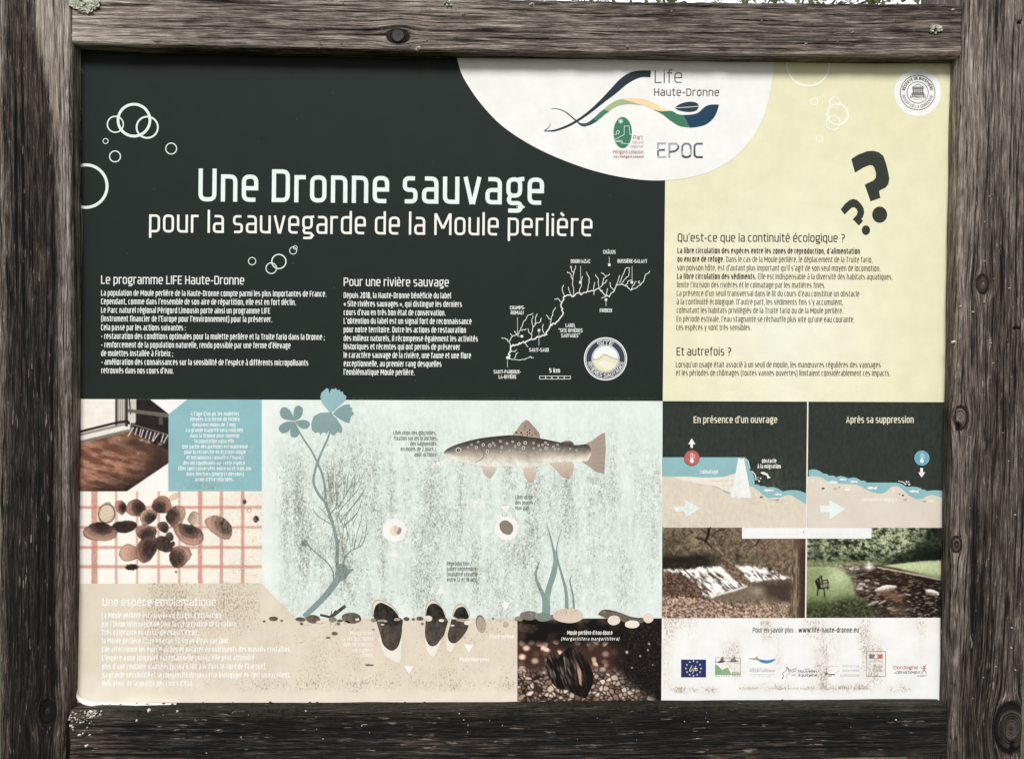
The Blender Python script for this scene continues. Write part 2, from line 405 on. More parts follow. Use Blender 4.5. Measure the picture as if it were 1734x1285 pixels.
DP, DR = 0.0265, 0.0235
def zfn(pts, d):    # post edge: picture points -> X(Z)
    X, Z = plane([p[0] for p in pts], [p[1] for p in pts], -d); return edge_fn(list(zip(Z, X)))
def xfn(pts, d):    # rail edge: picture points -> Z(X)
    X, Z = plane([p[0] for p in pts], [p[1] for p in pts], -d); return edge_fn(list(zip(X, Z)))
def pk(px, py, d): 
    X, Z = plane(px, py, -d); return float(X), float(Z)
zb, zt = 0.72, 1.86
post_v = np.concatenate([[0.0, 0.3, 0.6], np.linspace(zb, zt, 520), [1.95, 2.05]])
Lx0 = zfn([(-16, 0), (-9, 300), (-3.5, 500), (-1.5, 1285)], DP); Lx1 = zfn([(119, 40), (120, 300), (119, 600), (117, 900), (112, 1200), (107, 1285)], DP)
Rx0 = zfn([(1632, 40), (1629, 105), (1621, 400), (1616, 700), (1612, 1000), (1609, 1285)], DP); Rx1 = zfn([(1752, 0), (1741, 850), (1737, 1000), (1731, 1285)], DP)
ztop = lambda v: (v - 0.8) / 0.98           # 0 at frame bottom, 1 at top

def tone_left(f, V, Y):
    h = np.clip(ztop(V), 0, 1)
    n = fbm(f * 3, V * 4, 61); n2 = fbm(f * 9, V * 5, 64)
    lo = 0.12 + 0.17 * h + 0.05 * n  # darker towards the frame bottom: vertical shade put into the wood tone
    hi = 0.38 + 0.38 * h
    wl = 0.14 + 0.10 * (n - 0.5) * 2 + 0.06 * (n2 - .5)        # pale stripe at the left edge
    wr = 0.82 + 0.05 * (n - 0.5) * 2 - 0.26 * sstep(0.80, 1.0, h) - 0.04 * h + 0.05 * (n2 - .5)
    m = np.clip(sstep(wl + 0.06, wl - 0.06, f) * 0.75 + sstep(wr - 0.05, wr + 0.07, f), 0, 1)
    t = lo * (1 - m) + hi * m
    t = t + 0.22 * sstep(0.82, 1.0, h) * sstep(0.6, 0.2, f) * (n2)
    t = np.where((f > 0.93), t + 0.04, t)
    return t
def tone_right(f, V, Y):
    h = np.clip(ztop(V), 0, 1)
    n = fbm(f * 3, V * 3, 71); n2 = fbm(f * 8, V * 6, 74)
    t = 0.34 + 0.22 * h + 0.10 * (n - 0.5) * 2  # shade deepening down the post is painted into this tone
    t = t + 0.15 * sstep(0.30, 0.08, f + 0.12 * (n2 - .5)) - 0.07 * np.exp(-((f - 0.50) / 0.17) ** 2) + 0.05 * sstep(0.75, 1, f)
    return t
kL = [(*pk(80, 1205, DP), 0.010, -0.001)]
kR = [(*pk(1664, 481, DP), 0.0082, 0.0006), (*pk(1712, 1232, DP), 0.022, 0.001), (*pk(1620, 922, DP), 0.007, 0.0), (*pk(1628, 708, DP), 0.010, -0.001)]
hR = [(*pk(1727, 38, DP), 0.0035, 0.0035), (*pk(1722, 556, DP), 0.006, 0.002), (*pk(1622, 722, DP), 0.006, 0.006), (*pk(1714, 1268, DP), 0.004, 0.012)]
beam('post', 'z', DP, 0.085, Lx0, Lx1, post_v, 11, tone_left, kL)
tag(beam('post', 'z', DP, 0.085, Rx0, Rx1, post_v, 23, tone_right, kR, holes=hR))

Tz0 = xfn([(122, -13), (600, -4), (1000, 1.0), (1300, 4.2), (1628, 7.5)], DR)
Tz1 = xfn([(122, 72), (231, 77), (437, 81.5), (661, 85), (867, 87.5), (1065, 90), (1297, 93), (1500, 95.5), (1628, 95)], DR)
Bz0 = xfn([(113, 1202.5), (500, 1201.5), (900, 1199), (1300, 1196.5), (1605, 1194.5)], DR)
Bz1 = xfn([(107, 1303), (700, 1296), (1100, 1291), (1450, 1284.5), (1608, 1282.5)], DR)
def tone_top(f, V, Y):
    n = fbm(V * 5, f * 2, 81); n2 = fbm(V * 3, f * 6, 84)
    t = 0.63 - 0.10 * sstep(0.35, 1.0, V) + 0.13 * (n - 0.5) * 2 + 0.10 * (n2 - .5) * 2
    t = t + 0.14 * sstep(0.62, 0.97, f) * n - 0.12 * sstep(0.35, 0.0, f) * sstep(0.3, 0.7, V) + 0.14 * sstep(0.2, 0.02, V)
    return np.where(Y > -DR + 0.006, t - 0.16, t)  # faces behind the rail front darkened, painting in the shade of the underside
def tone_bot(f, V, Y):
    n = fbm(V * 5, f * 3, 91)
    t = 0.175 + 0.14 * (n - 0.5) * 2 + 0.12 * sstep(0.15, 0.0, V) + 0.05 * sstep(0.5, 1.0, f)  # dark damp wood, with the shade low on the frame painted in too
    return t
def moss_bot(f, V, Y):
    return np.clip(sstep(0.24, 0.02, f) * 0.8 * (0.4 + 0.9 * fbm(V * 6, f * 3, 95)), 0, 1)
rail_v = np.linspace(float(Lx1(1.75)) + 0.001, float(Rx0(1.75)) - 0.001, 720)
kT = []
top = beam('rail', 'x', DR, 0.05, Tz0, Tz1, rail_v, 37, tone_top, [(pk(674, 61, DR)[1], pk(674, 61, DR)[0], 0.0095, -0.0006)], nf=56)
railb_v = np.linspace(float(Lx1(0.80)) + 0.006, float(Rx0(0.80)) - 0.004, 720)
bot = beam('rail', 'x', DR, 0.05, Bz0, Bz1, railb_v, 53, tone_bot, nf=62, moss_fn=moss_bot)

# dark peg sunk in the top rail
def peg(px, py, R):
    X, Z = pk(px, py, DR); v = []; f = []
    rings = [(1.0, 0.004), (1.0, -0.0006), (0.93, -0.0013), (0.55, -0.0010), (0.0, -0.0007)]
    N = 28
    for rr, yy in rings[:-1]:
        for k in range(N):
            a = 2 * math.pi * k / N; q = R * rr * (1 + 0.05 * math.sin(3 * a + 1))
            v.append((X + q * math.cos(a) - 0.6, -DR + yy - 0.03, Z + q * math.sin(a)))
    v.append((X - 0.6, -DR - 0.0005 - 0.03, Z))
    for i in range(len(rings) - 2):
        for k in range(N): f.append((i * N + k, i * N + (k + 1) % N, (i + 1) * N + (k + 1) % N, (i + 1) * N + k))
    for k in range(N): f.append(((len(rings) - 2) * N + k, (len(rings) - 2) * N + (k + 1) % N, len(v) - 1))
    o = new_mesh_object('peg', v, [q[::-1] for q in f], simple('peg_wood', (0.045, 0.04, 0.036), 0.7, 0.6, 500, 0.5), None)
    o.parent = top
    return o
peg(674, 61, 0.0082)

# ------------------------------------------------------------------ lichens and crumbs on the wood
def lichen(name, label, px, py, rx, ry, n, seed, d=DR):
    rnd = random.Random(seed); v = []; f = []
    sx = float(plane(px + 1, py, -d)[0] - plane(px, py, -d)[0])
    cx, cz = pk(px, py, d)
    for k in range(n):
        a = rnd.uniform(0, 6.283); rr = math.sqrt(rnd.random())
        lx = rx * sx * rr * math.cos(a); lz = ry * sx * rr * math.sin(a)
        R = sx * rnd.uniform(0.10, 0.24) * (rx + ry) / 2 + 0.0008
        M = 11; b = len(v); tilt = rnd.uniform(-0.7, 0.7); t2 = rnd.uniform(-0.7, 0.7); lift = 0.0018 + 0.0035 * (1 - rr) * rnd.random()
        v.append((lx, -lift - 0.0003, lz))
        for i in range(M):
            t = 6.283 * i / M; q = R * rnd.uniform(0.72, 1.2)
            x_, z_ = q * math.cos(t), q * math.sin(t)
            v.append((lx + x_, -lift + 0.5 * (x_ * tilt + z_ * t2) - rnd.uniform(0, .0012), lz + z_))
        for i in range(M):
            t = 6.283 * i / M
            p = v[b + 1 + i]; v.append((lx + (p[0] - lx) * 0.7, 0.0008, lz + (p[2] - lz) * 0.7))
        for i in range(M):
            j = (i + 1) % M
            f.append((b, b + 1 + j, b + 1 + i)); f.append((b + 1 + i, b + 1 + j, b + 1 + M + j, b + 1 + M + i))
    o = new_mesh_object(name, v, f, LICHEN); o.location = (cx, -d, cz)
    return tag(o, label, 'lichen')
lichen('lichen_patch', 'large crusty pale green lichen tuft at the left end of the top rail', 145, 7, 24, 14, 70, 1)
lichen('lichen_patch', 'small pale lichen tuft near the right end of the top rail', 1582, 50, 11, 7, 22, 2)
lichen('lichen_patch', 'tiny pale lichen spot on the middle of the top rail near its upper edge', 759, 5, 7, 5, 12, 3)

def crumbs(name, label, cat, spots, seed, d):
    rnd = random.Random(seed); v = []; f = []
    for (px, py, s) in spots:
        cx, cz = pk(px, py, d); R = s * 0.0008; b = len(v)
        st = rnd.uniform(0.7, 1.6); an = rnd.uniform(-.5, .5)
        M = 7
        v.append((cx, -d - R * 0.8 - 0.0015, cz))
        for i in range(M):
            t = 6.283 * i / M; q = R * rnd.uniform(0.7, 1.25)
            v.append((cx + q * st * math.cos(t), -d + 0.001, cz + q * math.sin(t) + an * q * math.cos(t)))
        for i in range(M): f.append((b, b + 1 + (i + 1) % M, b + 1 + i))
        f.append(tuple(range(b + 1, b + 1 + M)))
    o = new_mesh_object(name, v, f, CRUMB)
    return tag(o, label, cat, None, 'stuff')
rr = random.Random(5)
sp = []
for k in range(110):
    t = rr.random(); x = 118 + 52 * t + rr.gauss(0, 7); y = 1222 - 22 * t + rr.gauss(0, 8)
    if x < 114 or y < 1203: continue
    sp.append((x, y, rr.choice([0.8, 1.2, 1.6, 2.6])))
sp += [(232, 1219, 4.5), (252, 1203, 4), (300, 1204, 2), (147, 1262, 4), (135, 1243, 4), (141, 1241, 3), (152, 1243, 3)]
crumbs('lichen_crumbs', 'scatter of white crumbs at the left end of the dark bottom rail', 'crumbs', sp, 6, DR)
sp = [(787, 23, 4), (783, 25, 2.5), (837, 47, 2.5), (832, 49, 2), (901, 8, 4), (924, 4, 3), (1017, 6, 1.5), (1138, 20, 2.4), (1182, 38, 2), (1290, 35, 2),
      (1371, 16, 3.2), (1470, 26, 2), (1614, 18, 3), (1063, 79, 2.4), (562, 1, 2), (581, 6, 3), (1047, 47, 2.2), (1366, 75, 2), (708, 82, 3.5), (695, 76, 2), (723, 68, 2), (1445, 55, 2.4), (1560, 66, 1.6)]
for k in range(40): sp.append((rr.uniform(500, 1600), rr.uniform(14, 82), rr.choice([0.7, 0.9, 1.3])))
crumbs('lichen_specks', 'tiny pale lichen specks scattered along the top rail', 'lichen specks', sp, 8, DR)
sp = [(rr.uniform(150, 1590), 1203 + abs(rr.gauss(0, 28)), rr.choice([0.5, 0.7, 0.9, 1.3])) for k in range(34)]
crumbs('wood_specks', 'tiny pale specks scattered along the dark bottom rail', 'specks', sp, 9, DR)
sp = [(rr.uniform(1640, 1728), rr.uniform(60, 1240), rr.choice([0.7, 1.0, 1.5])) for k in range(50)] + [(1626, 519, 2.5), (1616, 579, 2.7)]
crumbs('post_specks', 'tiny pale specks on the front of the right post', 'specks', sp, 10, DP)
# ------------------------------------------------------------------ the printed panel
panel = empty('information_panel', 'large printed information panel about a wild river and its mussels, set in the wooden frame', 'sign', (0.6, 0, 0.8))
ORG = np.array([0.6, 0, 0.8])
LAY = 0.00013                                    # thickness of one printed layer
class Art:
    """flat artwork on the panel, drawn in picture coordinates, laid out on the panel plane"""
    def __init__(s): s.v = []; s.f = []; s.c = []; s.n = 0
    def add(s, pts, faces, col, dy=0.0):
        pts = np.asarray(pts, float); b = s.n
        s.v.append(np.column_stack([pts, np.broadcast_to(np.asarray(dy, float), (len(pts),))])); s.n += len(pts)
        col = np.asarray(col, float)
        s.c.append(np.repeat(col[None, :], len(pts), 0) if col.ndim == 1 else col)
        s.f += [tuple(int(i) + b for i in q) for q in faces]
    def poly(s, pts, col, dy=0.0):
        pts = np.asarray(pts, float); x, y = pts[:, 0], pts[:, 1]
        if np.sum(x * np.roll(y, -1) - np.roll(x, -1) * y) > 0: pts = pts[::-1]
        s.add(pts, [range(len(pts))], alb(col), dy)
    def disc(s, cx, cy, rx, ry=None, col=(255, 255, 255), rot=0, dy=0.0, n=36, wob=0, seed=0):
        ry = ry or rx; t = np.linspace(0, 2 * np.pi, n, endpoint=False)
        k = 1 + wob * (vn(t * 2.2, t * 0 + seed, seed) - 0.5)
        x, y = rx * np.cos(t) * k, ry * np.sin(t) * k; ca, sa = math.cos(rot), math.sin(rot)
        s.poly(np.column_stack([cx + x * ca - y * sa, cy + x * sa + y * ca]), col, dy)
    def ring(s, cx, cy, r, wd, col, dy=0.0, n=48, a0=0, a1=360):
        t = np.radians(np.linspace(a0, a1, n + 1)); c, q = np.cos(t), np.sin(t)
        s.band(np.column_stack([cx + (r - wd / 2) * c, cy + (r - wd / 2) * q]), np.column_stack([cx + (r + wd / 2) * c, cy + (r + wd / 2) * q]), alb(col), dy)
    def band(s, A, B, col, dy=0.0):
        n = len(A)
        s.add(np.vstack([A, B]), [(i, n + i, n + i + 1, i + 1) for i in range(n - 1)], col, dy)
    def stroke(s, pts, wd, col, dy=0.0, closed=False, w2=None):
        P = np.asarray(pts, float)
        if closed: P = np.vstack([P, P[:1]])
        d = np.diff(P, axis=0); L = np.maximum(np.linalg.norm(d, axis=1), 1e-9)[:, None]; d = d / L
        nrm = np.column_stack([-d[:, 1], d[:, 0]])
        if closed: a = np.vstack([nrm[-1:], nrm]); b = np.vstack([nrm, nrm[:1]])
        else: a = np.vstack([nrm[:1], nrm]); b = np.vstack([nrm, nrm[-1:]])
        mv = a + b; l2 = np.maximum((mv ** 2).sum(1), 0.55)[:, None]; mv = 2 * mv / l2
        h = np.asarray(wd) / 2 if isinstance(wd, (list, tuple, np.ndarray)) else np.linspace(wd, wd if w2 is None else w2, len(P)) / 2
        col = alb(col)
        g_ = dy + np.linspace(0, .6, len(P)); s.band(P - mv * h[:, None], P + mv * h[:, None], col, np.concatenate([g_, g_]))
    def grid(s, x0, y0, x1, y1, step, fn, keep=None):
        nx = max(2, int(round((x1 - x0) / step)) + 1); ny = max(2, int(round((y1 - y0) / step)) + 1)
        X, Y = np.meshgrid(np.linspace(x0, x1, nx), np.linspace(y0, y1, ny))
        c = fn(X, Y) if callable(fn) else np.repeat(alb(fn)[None, :], X.size, 0)
        i = np.arange(ny - 1)[:, None] * nx; j = np.arange(nx - 1)[None, :]
        q = np.stack([i + j, i + nx + j, i + nx + j + 1, i + j + 1], -1).reshape(-1, 4)
        s.add(np.column_stack([X.ravel(), Y.ravel()]), q.tolist(), np.asarray(c).reshape(-1, 3))
    def quad(s, c, step, fn):
        c = np.asarray(c, float); w_ = max(abs(c[1] - c[0])[0], 2); h_ = max(abs(c[3] - c[0])[1], 2)
        nx = max(2, int(round(w_ / step)) + 1); ny = max(2, int(round(h_ / step)) + 1)
        U, V = np.meshgrid(np.linspace(0, 1, nx), np.linspace(0, 1, ny)); U = U.ravel()[:, None]; V = V.ravel()[:, None]
        P = (c[0] * (1 - U) + c[1] * U) * (1 - V) + (c[3] * (1 - U) + c[2] * U) * V
        col = fn(P[:, 0], P[:, 1]) if callable(fn) else np.repeat(alb(fn)[None, :], len(P), 0)
        i = np.arange(ny - 1)[:, None] * nx; j = np.arange(nx - 1)[None, :]
        q = np.stack([i + j, i + nx + j, i + nx + j + 1, i + j + 1], -1).reshape(-1, 4)
        s.add(P, q.tolist(), col)
    def build(s, name, parent, layer, mat=None, label=None, dk=1.0):
        v = np.vstack(s.v); X, Z = plane(v[:, 0], v[:, 1])
        W_ = np.column_stack([X, -LAY * layer - v[:, 2] * 2.2e-5, Z]) - ORG
        # faces drawn clockwise in picture space look towards the viewer
        o = new_mesh_object(name, W_, s.f, mat or PRINT, parent, np.vstack(s.c), {'dirt': dirt(v[:, 0], v[:, 1]) * dk, 'warm': np.where(((v[:, 0] < 877) & ((v[:, 1] > 1047.5) | ((v[:, 0] < 460) & (v[:, 1] > 831.5)))) | ((v[:, 0] > 1120.6) & (v[:, 1] > 1046.1)), 1.0, 0.0)})
        if label: o['label'] = label
        return o

# ---- lettering: a condensed squared sans drawn as strokes
XH, AS, DE = 0.83, 1.07, -0.25
def glyph(ch, t, k, rd):
    """width and stroke list (x, y, corner radius) of one letter; k stretches the width"""
    h = t / 2; B = h; T = XH - h; TC = 1 - h; L = h
    W = lambda a: a * k
    def P(*p): return list(p)
    r = 0.17 * rd
    w = W(.42); R = w - h; M = XH * .5
    if ch == 'a': return w, [P((L + .02, T, 0), (R, T, r), (R, 0, 0)), P((R, M + .02, 0), (L, M + .02, r * .8), (L, B, r * .8), (R, B, 0))]
    if ch == 'b': return w, [P((L, 0, 0), (L, AS, 0)), P((L, T, 0), (R, T, r), (R, B, r), (L, B, 0))]
    if ch == 'c': w = W(.37); R = w - h; return w, [P((R, T, 0), (L, T, r), (L, B, r), (R, B, 0))]
    if ch == 'd': return w, [P((R, 0, 0), (R, AS, 0)), P((R, T, 0), (L, T, r), (L, B, r), (R, B, 0))]
    if ch == 'e': return w, [P((L, M, 0), (R, M, 0), (R, T, r), (L, T, r), (L, B, r), (R - .02, B, 0))]
    if ch == 'f': w = W(.28); x = w * .42; return w, [P((w, AS - h, 0), (x, AS - h, r), (x, 0, 0)), P((0, T, 0), (w, T, 0))]
    if ch == 'g':
        y = .27; w = W(.43); R = w - h - .03
        return w, [P((L, y, r), (R, y, r), (R, T, r), (L, T, r), 'c'), P((R - .05, T, 0), (w + .03, T + .02, 0)),
                   P((L + .06, y, 0), (L + .01, y - .13, .04), (L + .06, B - .02, .05), (R + .02, B - .02, .12), (R + .02, DE + h, .12), (L, DE + h, 0))]
    if ch == 'h': return w, [P((L, 0, 0), (L, AS, 0)), P((L, T, 0), (R, T, r), (R, 0, 0))]
    if ch == 'i': w = t; return w, [P((h, 0, 0), (h, XH, 0)), P((h, XH + .10, 0), (h, XH + .10 + max(t, .1), 0))]
    if ch == 'ı': w = t; return w, [P((h, 0, 0), (h, XH, 0))]
    if ch == 'j': w = t + .04; return w, [P((w - h, XH, 0), (w - h, DE + h, .1), (0, DE + h, 0)), P((w - h, XH + .10, 0), (w - h, XH + .10 + max(t, .1), 0))]
    if ch == 'k': return w, [P((L, 0, 0), (L, AS, 0)), P((L + h, .36, 0), (R, XH, 0)), P((L + .1, .42, 0), (R, 0, 0))]
    if ch == 'l': w = t; return w, [P((h, 0, 0), (h, AS, 0))]
    if ch == 'm': w = W(.68); R = w - h; c = w / 2; return w, [P((L, 0, 0), (L, XH, 0)), P((L, T, 0), (c, T, r), (c, 0, 0)), P((c, T, 0), (R, T, r), (R, 0, 0))]
    if ch == 'n': return w, [P((L, 0, 0), (L, XH, 0)), P((L, T, 0), (R, T, r), (R, 0, 0))]
    if ch == 'o': return w, [P((L, B, r), (R, B, r), (R, T, r), (L, T, r), 'c')]
    if ch == 'œ': w = W(.70); c = w / 2; R = w - h; return w, [P((L, B, r), (c, B, r), (c, T, r), (L, T, r), 'c'), P((c, M, 0), (R, M, 0), (R, T, r), (c, T, 0)), P((c, B, 0), (R, B, 0))]
    if ch == 'p': return w, [P((L, DE, 0), (L, XH, 0)), P((L, T, 0), (R, T, r), (R, B, r), (L, B, 0))]
    if ch == 'q': return w, [P((R, DE, 0), (R, XH, 0)), P((R, T, 0), (L, T, r), (L, B, r), (R, B, 0))]
    if ch == 'r': w = W(.29); return w, [P((L, 0, 0), (L, XH, 0)), P((L, T - .07, 0), (L + .07, T, .04), (w, T, 0))]
    if ch == 's': w = W(.38); R = w - h; return w, [P((R - .02, T, 0), (L, T, r * .8), (L, M, r * .8), (R, M, r * .8), (R, B, r * .8), (L, B, 0))]
    if ch == 't': w = W(.29); x = w * .40; return w, [P((x, .99, 0), (x, B, r), (w, B, 0)), P((0, T, 0), (w, T, 0))]
    if ch == 'u': return w, [P((L, XH, 0), (L, B, r), (R, B, 0)), P((R, 0, 0), (R, XH, 0))]
    if ch == 'v': w = W(.44); R = w - h; return w, [P((h * .8, XH, 0), (w / 2 - h * .3, 0.0, 0)), P((w - h * .8, XH, 0), (w / 2 + h * .3, 0.0, 0))]
    if ch == 'w': w = W(.70); return w, [P((h * .8, XH, 0), (w * .29 - h * .2, 0, 0)), P((w * .29 + h * .2, 0, 0), (w * .5, XH * .95, 0)), P((w * .5, XH * .95, 0), (w * .71 - h * .2, 0, 0)), P((w - h * .8, XH, 0), (w * .71 + h * .2, 0, 0))]
    if ch == 'x': return w, [P((L, XH, 0), (R, 0, 0)), P((R, XH, 0), (L, 0, 0))]
    if ch == 'y': return w, [P((L, XH, 0), (w / 2, 0.02, 0)), P((R, XH, 0), (w * .38, DE, 0))]
    if ch == 'z': w = W(.37); R = w - h; return w, [P((0, T, 0), (R, T, 0), (L, B, 0), (w, B, 0))]
    w = W(.46); R = w - h; M = .5
    if ch == 'A': w = W(.50); R = w - h; return w, [P((L, 0, 0), (w / 2, .985, 0), (R, 0, 0)), P((w * .25, .28, 0), (w * .75, .28, 0))]
    if ch == 'B': return w, [P((L, B, 0), (R, B, r), (R, M, r), (L, M, 0)), P((L, TC, 0), (R - .03, TC, r), (R - .03, M, r)), P((L, 0, 0), (L, 1, 0))]
    if ch == 'C': w = W(.42); R = w - h; return w, [P((R, TC - .12, 0), (R, TC, r), (L, TC, r), (L, B, r), (R, B, r), (R, B + .12, 0))]
    if ch == 'D': return w, [P((L, 0, 0), (L, 1, 0)), P((L, TC, 0), (R, TC, r), (R, B, r), (L, B, 0))]
    if ch == 'E': w = W(.39); return w, [P((w, TC, 0), (L, TC, 0), (L, B, 0), (w, B, 0)), P((L, M, 0), (w * .9, M, 0))]
    if ch == 'F': w = W(.38); return w, [P((w, TC, 0), (L, TC, 0), (L, 0, 0)), P((L, M - .03, 0), (w * .9, M - .03, 0))]
    if ch == 'G': return w, [P((R, TC, 0), (L, TC, r), (L, B, r), (R, B, r * .5), (R, M, 0), (w * .5, M, 0))]
    if ch == 'H': return w, [P((L, 0, 0), (L, 1, 0)), P((R, 0, 0), (R, 1, 0)), P((L, M, 0), (R, M, 0))]
    if ch == 'I': w = t; return w, [P((h, 0, 0), (h, 1, 0))]
    if ch == 'J': w = W(.36); R = w - h; return w, [P((R, 1, 0), (R, B, r), (0, B, 0))]
    if ch == 'K': return w, [P((L, 0, 0), (L, 1, 0)), P((L + h, .45, 0), (R, 1, 0)), P((L + .1, .52, 0), (R, 0, 0))]
    if ch == 'L': w = W(.37); return w, [P((L, 1, 0), (L, B, 0), (w, B, 0))]
    if ch == 'M': w = W(.66); R = w - h; return w, [P((L, 0, 0), (L, 1, 0)), P((R, 0, 0), (R, 1, 0)), P((L + h * .4, .98, 0), (w / 2 - h * .2, .30, 0)), P((R - h * .4, .98, 0), (w / 2 + h * .2, .30, 0))]
    if ch == 'N': w = W(.50); R = w - h; return w, [P((L, 0, 0), (L, .98, 0), (R, .02, 0), (R, 1, 0))]
    if ch == 'O': return w, [P((L, B, r), (R, B, r), (R, TC, r), (L, TC, r), 'c')]
    if ch == 'P': return w, [P((L, 0, 0), (L, 1, 0)), P((L, TC, 0), (R, TC, r), (R, M - .06, r), (L, M - .06, 0))]
    if ch == 'Q': return w, [P((L, B, r), (R, B, r), (R, TC, r), (L, TC, r), 'c'), P((w * .55, .14, 0), (w * .85, -.12, 0))]
    if ch == 'R': return w, [P((L, 0, 0), (L, 1, 0)), P((L, TC, 0), (R, TC, r), (R, M - .04, r), (L, M - .04, 0)), P((w * .5, M - .04, 0), (R, 0, 0))]
    if ch == 'S': return w, [P((R, TC - .1, 0), (R, TC, r), (L, TC, r), (L, M, r), (R, M, r), (R, B, r), (L, B, r), (L, B + .1, 0))]
    if ch == 'T': w = W(.42); return w, [P((0, TC, 0), (w, TC, 0)), P((w / 2, 0, 0), (w / 2, 1, 0))]
    if ch == 'U': return w, [P((L, 1, 0), (L, B, r), (R, B, r), (R, 1, 0))]
    if ch == 'V': return w, [P((L, 1, 0), (w / 2, .02, 0), (R, 1, 0))]
    if ch == 'X': return w, [P((L, 1, 0), (R, 0, 0)), P((R, 1, 0), (L, 0, 0))]
    if ch == 'Z': return w, [P((0, TC, 0), (R, TC, 0), (L, B, 0), (w, B, 0))]
    w = W(.42); R = w - h
    if ch == '0': return w, [P((L, B, r), (R, B, r), (R, TC, r), (L, TC, r), 'c')]
    if ch == '1': w = W(.26); return w, [P((0, .84, 0), (w - h, .97, 0), (w - h, 0, 0))]
    if ch == '2': return w, [P((L, TC, 0), (R, TC, r), (R, M, r), (L, B + .1, 0), (L, B, 0), (w, B, 0))]
    if ch == '3': return w, [P((L, TC, 0), (R, TC, r), (R, M, r), (L + .08, M, 0)), P((L + .08, M, 0), (R, M, r), (R, B, r), (L, B, 0))]
    if ch == '5': return w, [P((R, TC, 0), (L, TC, 0), (L, M + .06, 0), (R, M + .06, r), (R, B, r), (L, B, 0))]
    if ch == '8': return w, [P((L, B, r), (R, B, r), (R, M, r), (L, M, r), 'c'), P((L + .02, M, r), (R - .02, M, r), (R - .02, TC, r), (L + .02, TC, r), 'c')]
    d = max(t, .10)
    if ch == '.': return d, [P((d / 2, 0, 0), (d / 2, d, 0))]
    if ch == ',': return d, [P((d / 2 + .02, d, 0), (d / 2 - .03, -.12, 0))]
    if ch == ':': return d, [P((d / 2, 0, 0), (d / 2, d, 0)), P((d / 2, .5, 0), (d / 2, .5 + d, 0))]
    if ch == ';': return d, [P((d / 2 + .02, d, 0), (d / 2 - .03, -.12, 0)), P((d / 2, .5, 0), (d / 2, .5 + d, 0))]
    if ch in "'’": return d, [P((d / 2 + .02, AS, 0), (d / 2 - .02, .80, 0))]
    if ch == '"': return d * 2.4, [P((d / 2, AS, 0), (d / 2, .80, 0)), P((d * 1.9, AS, 0), (d * 1.9, .80, 0))]
    if ch == '-': w = W(.26); return w, [P((0, .42, 0), (w, .42, 0))]
    if ch == '(': w = W(.2); return w, [P((w, 1.08, 0), (L, .9, .1), (L, 0, .1), (w, -.18, 0))]
    if ch == ')': w = W(.2); return w, [P((0, 1.08, 0), (w - h, .9, .1), (w - h, 0, .1), (0, -.18, 0))]
    if ch == '/': w = W(.32); return w, [P((0, -.12, 0), (w, 1.08, 0))]
    if ch == '?': w = W(.38); R = w - h; return w, [P((L, TC, 0), (R, TC, r), (R, .52, r), (w * .45, .52, .04), (w * .45, .26, 0)), P((w * .45, 0, 0), (w * .45, d, 0))]
    if ch == '«': w = W(.40); return w, [P((w * .45, .62, 0), (h, .38, 0), (w * .45, .14, 0)), P((w * .95, .62, 0), (w * .5 + h, .38, 0), (w * .95, .14, 0))]
    if ch == '»': w = W(.40); return w, [P((w * .05, .62, 0), (w * .5 - h, .38, 0), (w * .05, .14, 0)), P((w * .55, .62, 0), (w - h, .38, 0), (w * .55, .14, 0))]
    if ch == '©': w = .8; return w, [P((h, .1, .3), (.8 - h, .1, .3), (.8 - h, .9, .3), (h, .9, .3), 'c'), P((.55, .68, 0), (.28, .68, .1), (.28, .32, .1), (.55, .32, 0))]
    return W(.3), []
ACC = {'\u0301': [(-.05, .10), (.07, .25)], '\u0300': [(.05, .10), (-.07, .25)], '\u0302': [(-.11, .10), (0, .23), (.11, .10)], '\u0327': [(0, -.92), (-.04, -1.05)]}
def rounded(pts, seg):
    closed = pts[-1] == 'c'
    if closed: pts = pts[:-1]
    n = len(pts); res = []
    for i, (x, y, r) in enumerate(pts):
        if r <= 0 or (not closed and i in (0, n - 1)): res.append((x, y)); continue
        p, q = pts[i - 1], pts[(i + 1) % n]
        a = np.array([p[0] - x, p[1] - y]); b = np.array([q[0] - x, q[1] - y])
        la, lb = np.linalg.norm(a), np.linalg.norm(b)
        if la < 1e-6 or lb < 1e-6: res.append((x, y)); continue
        r = min(r, la * .5, lb * .5); a = a / la * r; b = b / lb * r
        for k in range(seg + 1):
            u = k / seg
            res.append((x + a[0] * (1 - u) ** 2 + b[0] * u ** 2, y + a[1] * (1 - u) ** 2 + b[1] * u ** 2))
    return res, closed
def layout(s, t, k, gap, rd):
    x = 0; items = []
    for ch in s:
        if ch == ' ': x += .20 * k + gap * .3; continue
        dec = unicodedata.normalize('NFD', ch); base = dec[0]; acc = dec[1:]
        if acc and base == 'i': base = 'ı'
        w, st = glyph(base, t, k, rd)
        for c in acc:
            y0 = (1.0 if base.isupper() else XH)
            st = st + [[(w / 2 + ax * min(k, 1.2), y0 + ay * (.75 if base.isupper() else 1), 0) for ax, ay in ACC[c]]]
        items.append((x, st)); x += w + gap
    return x - gap, items
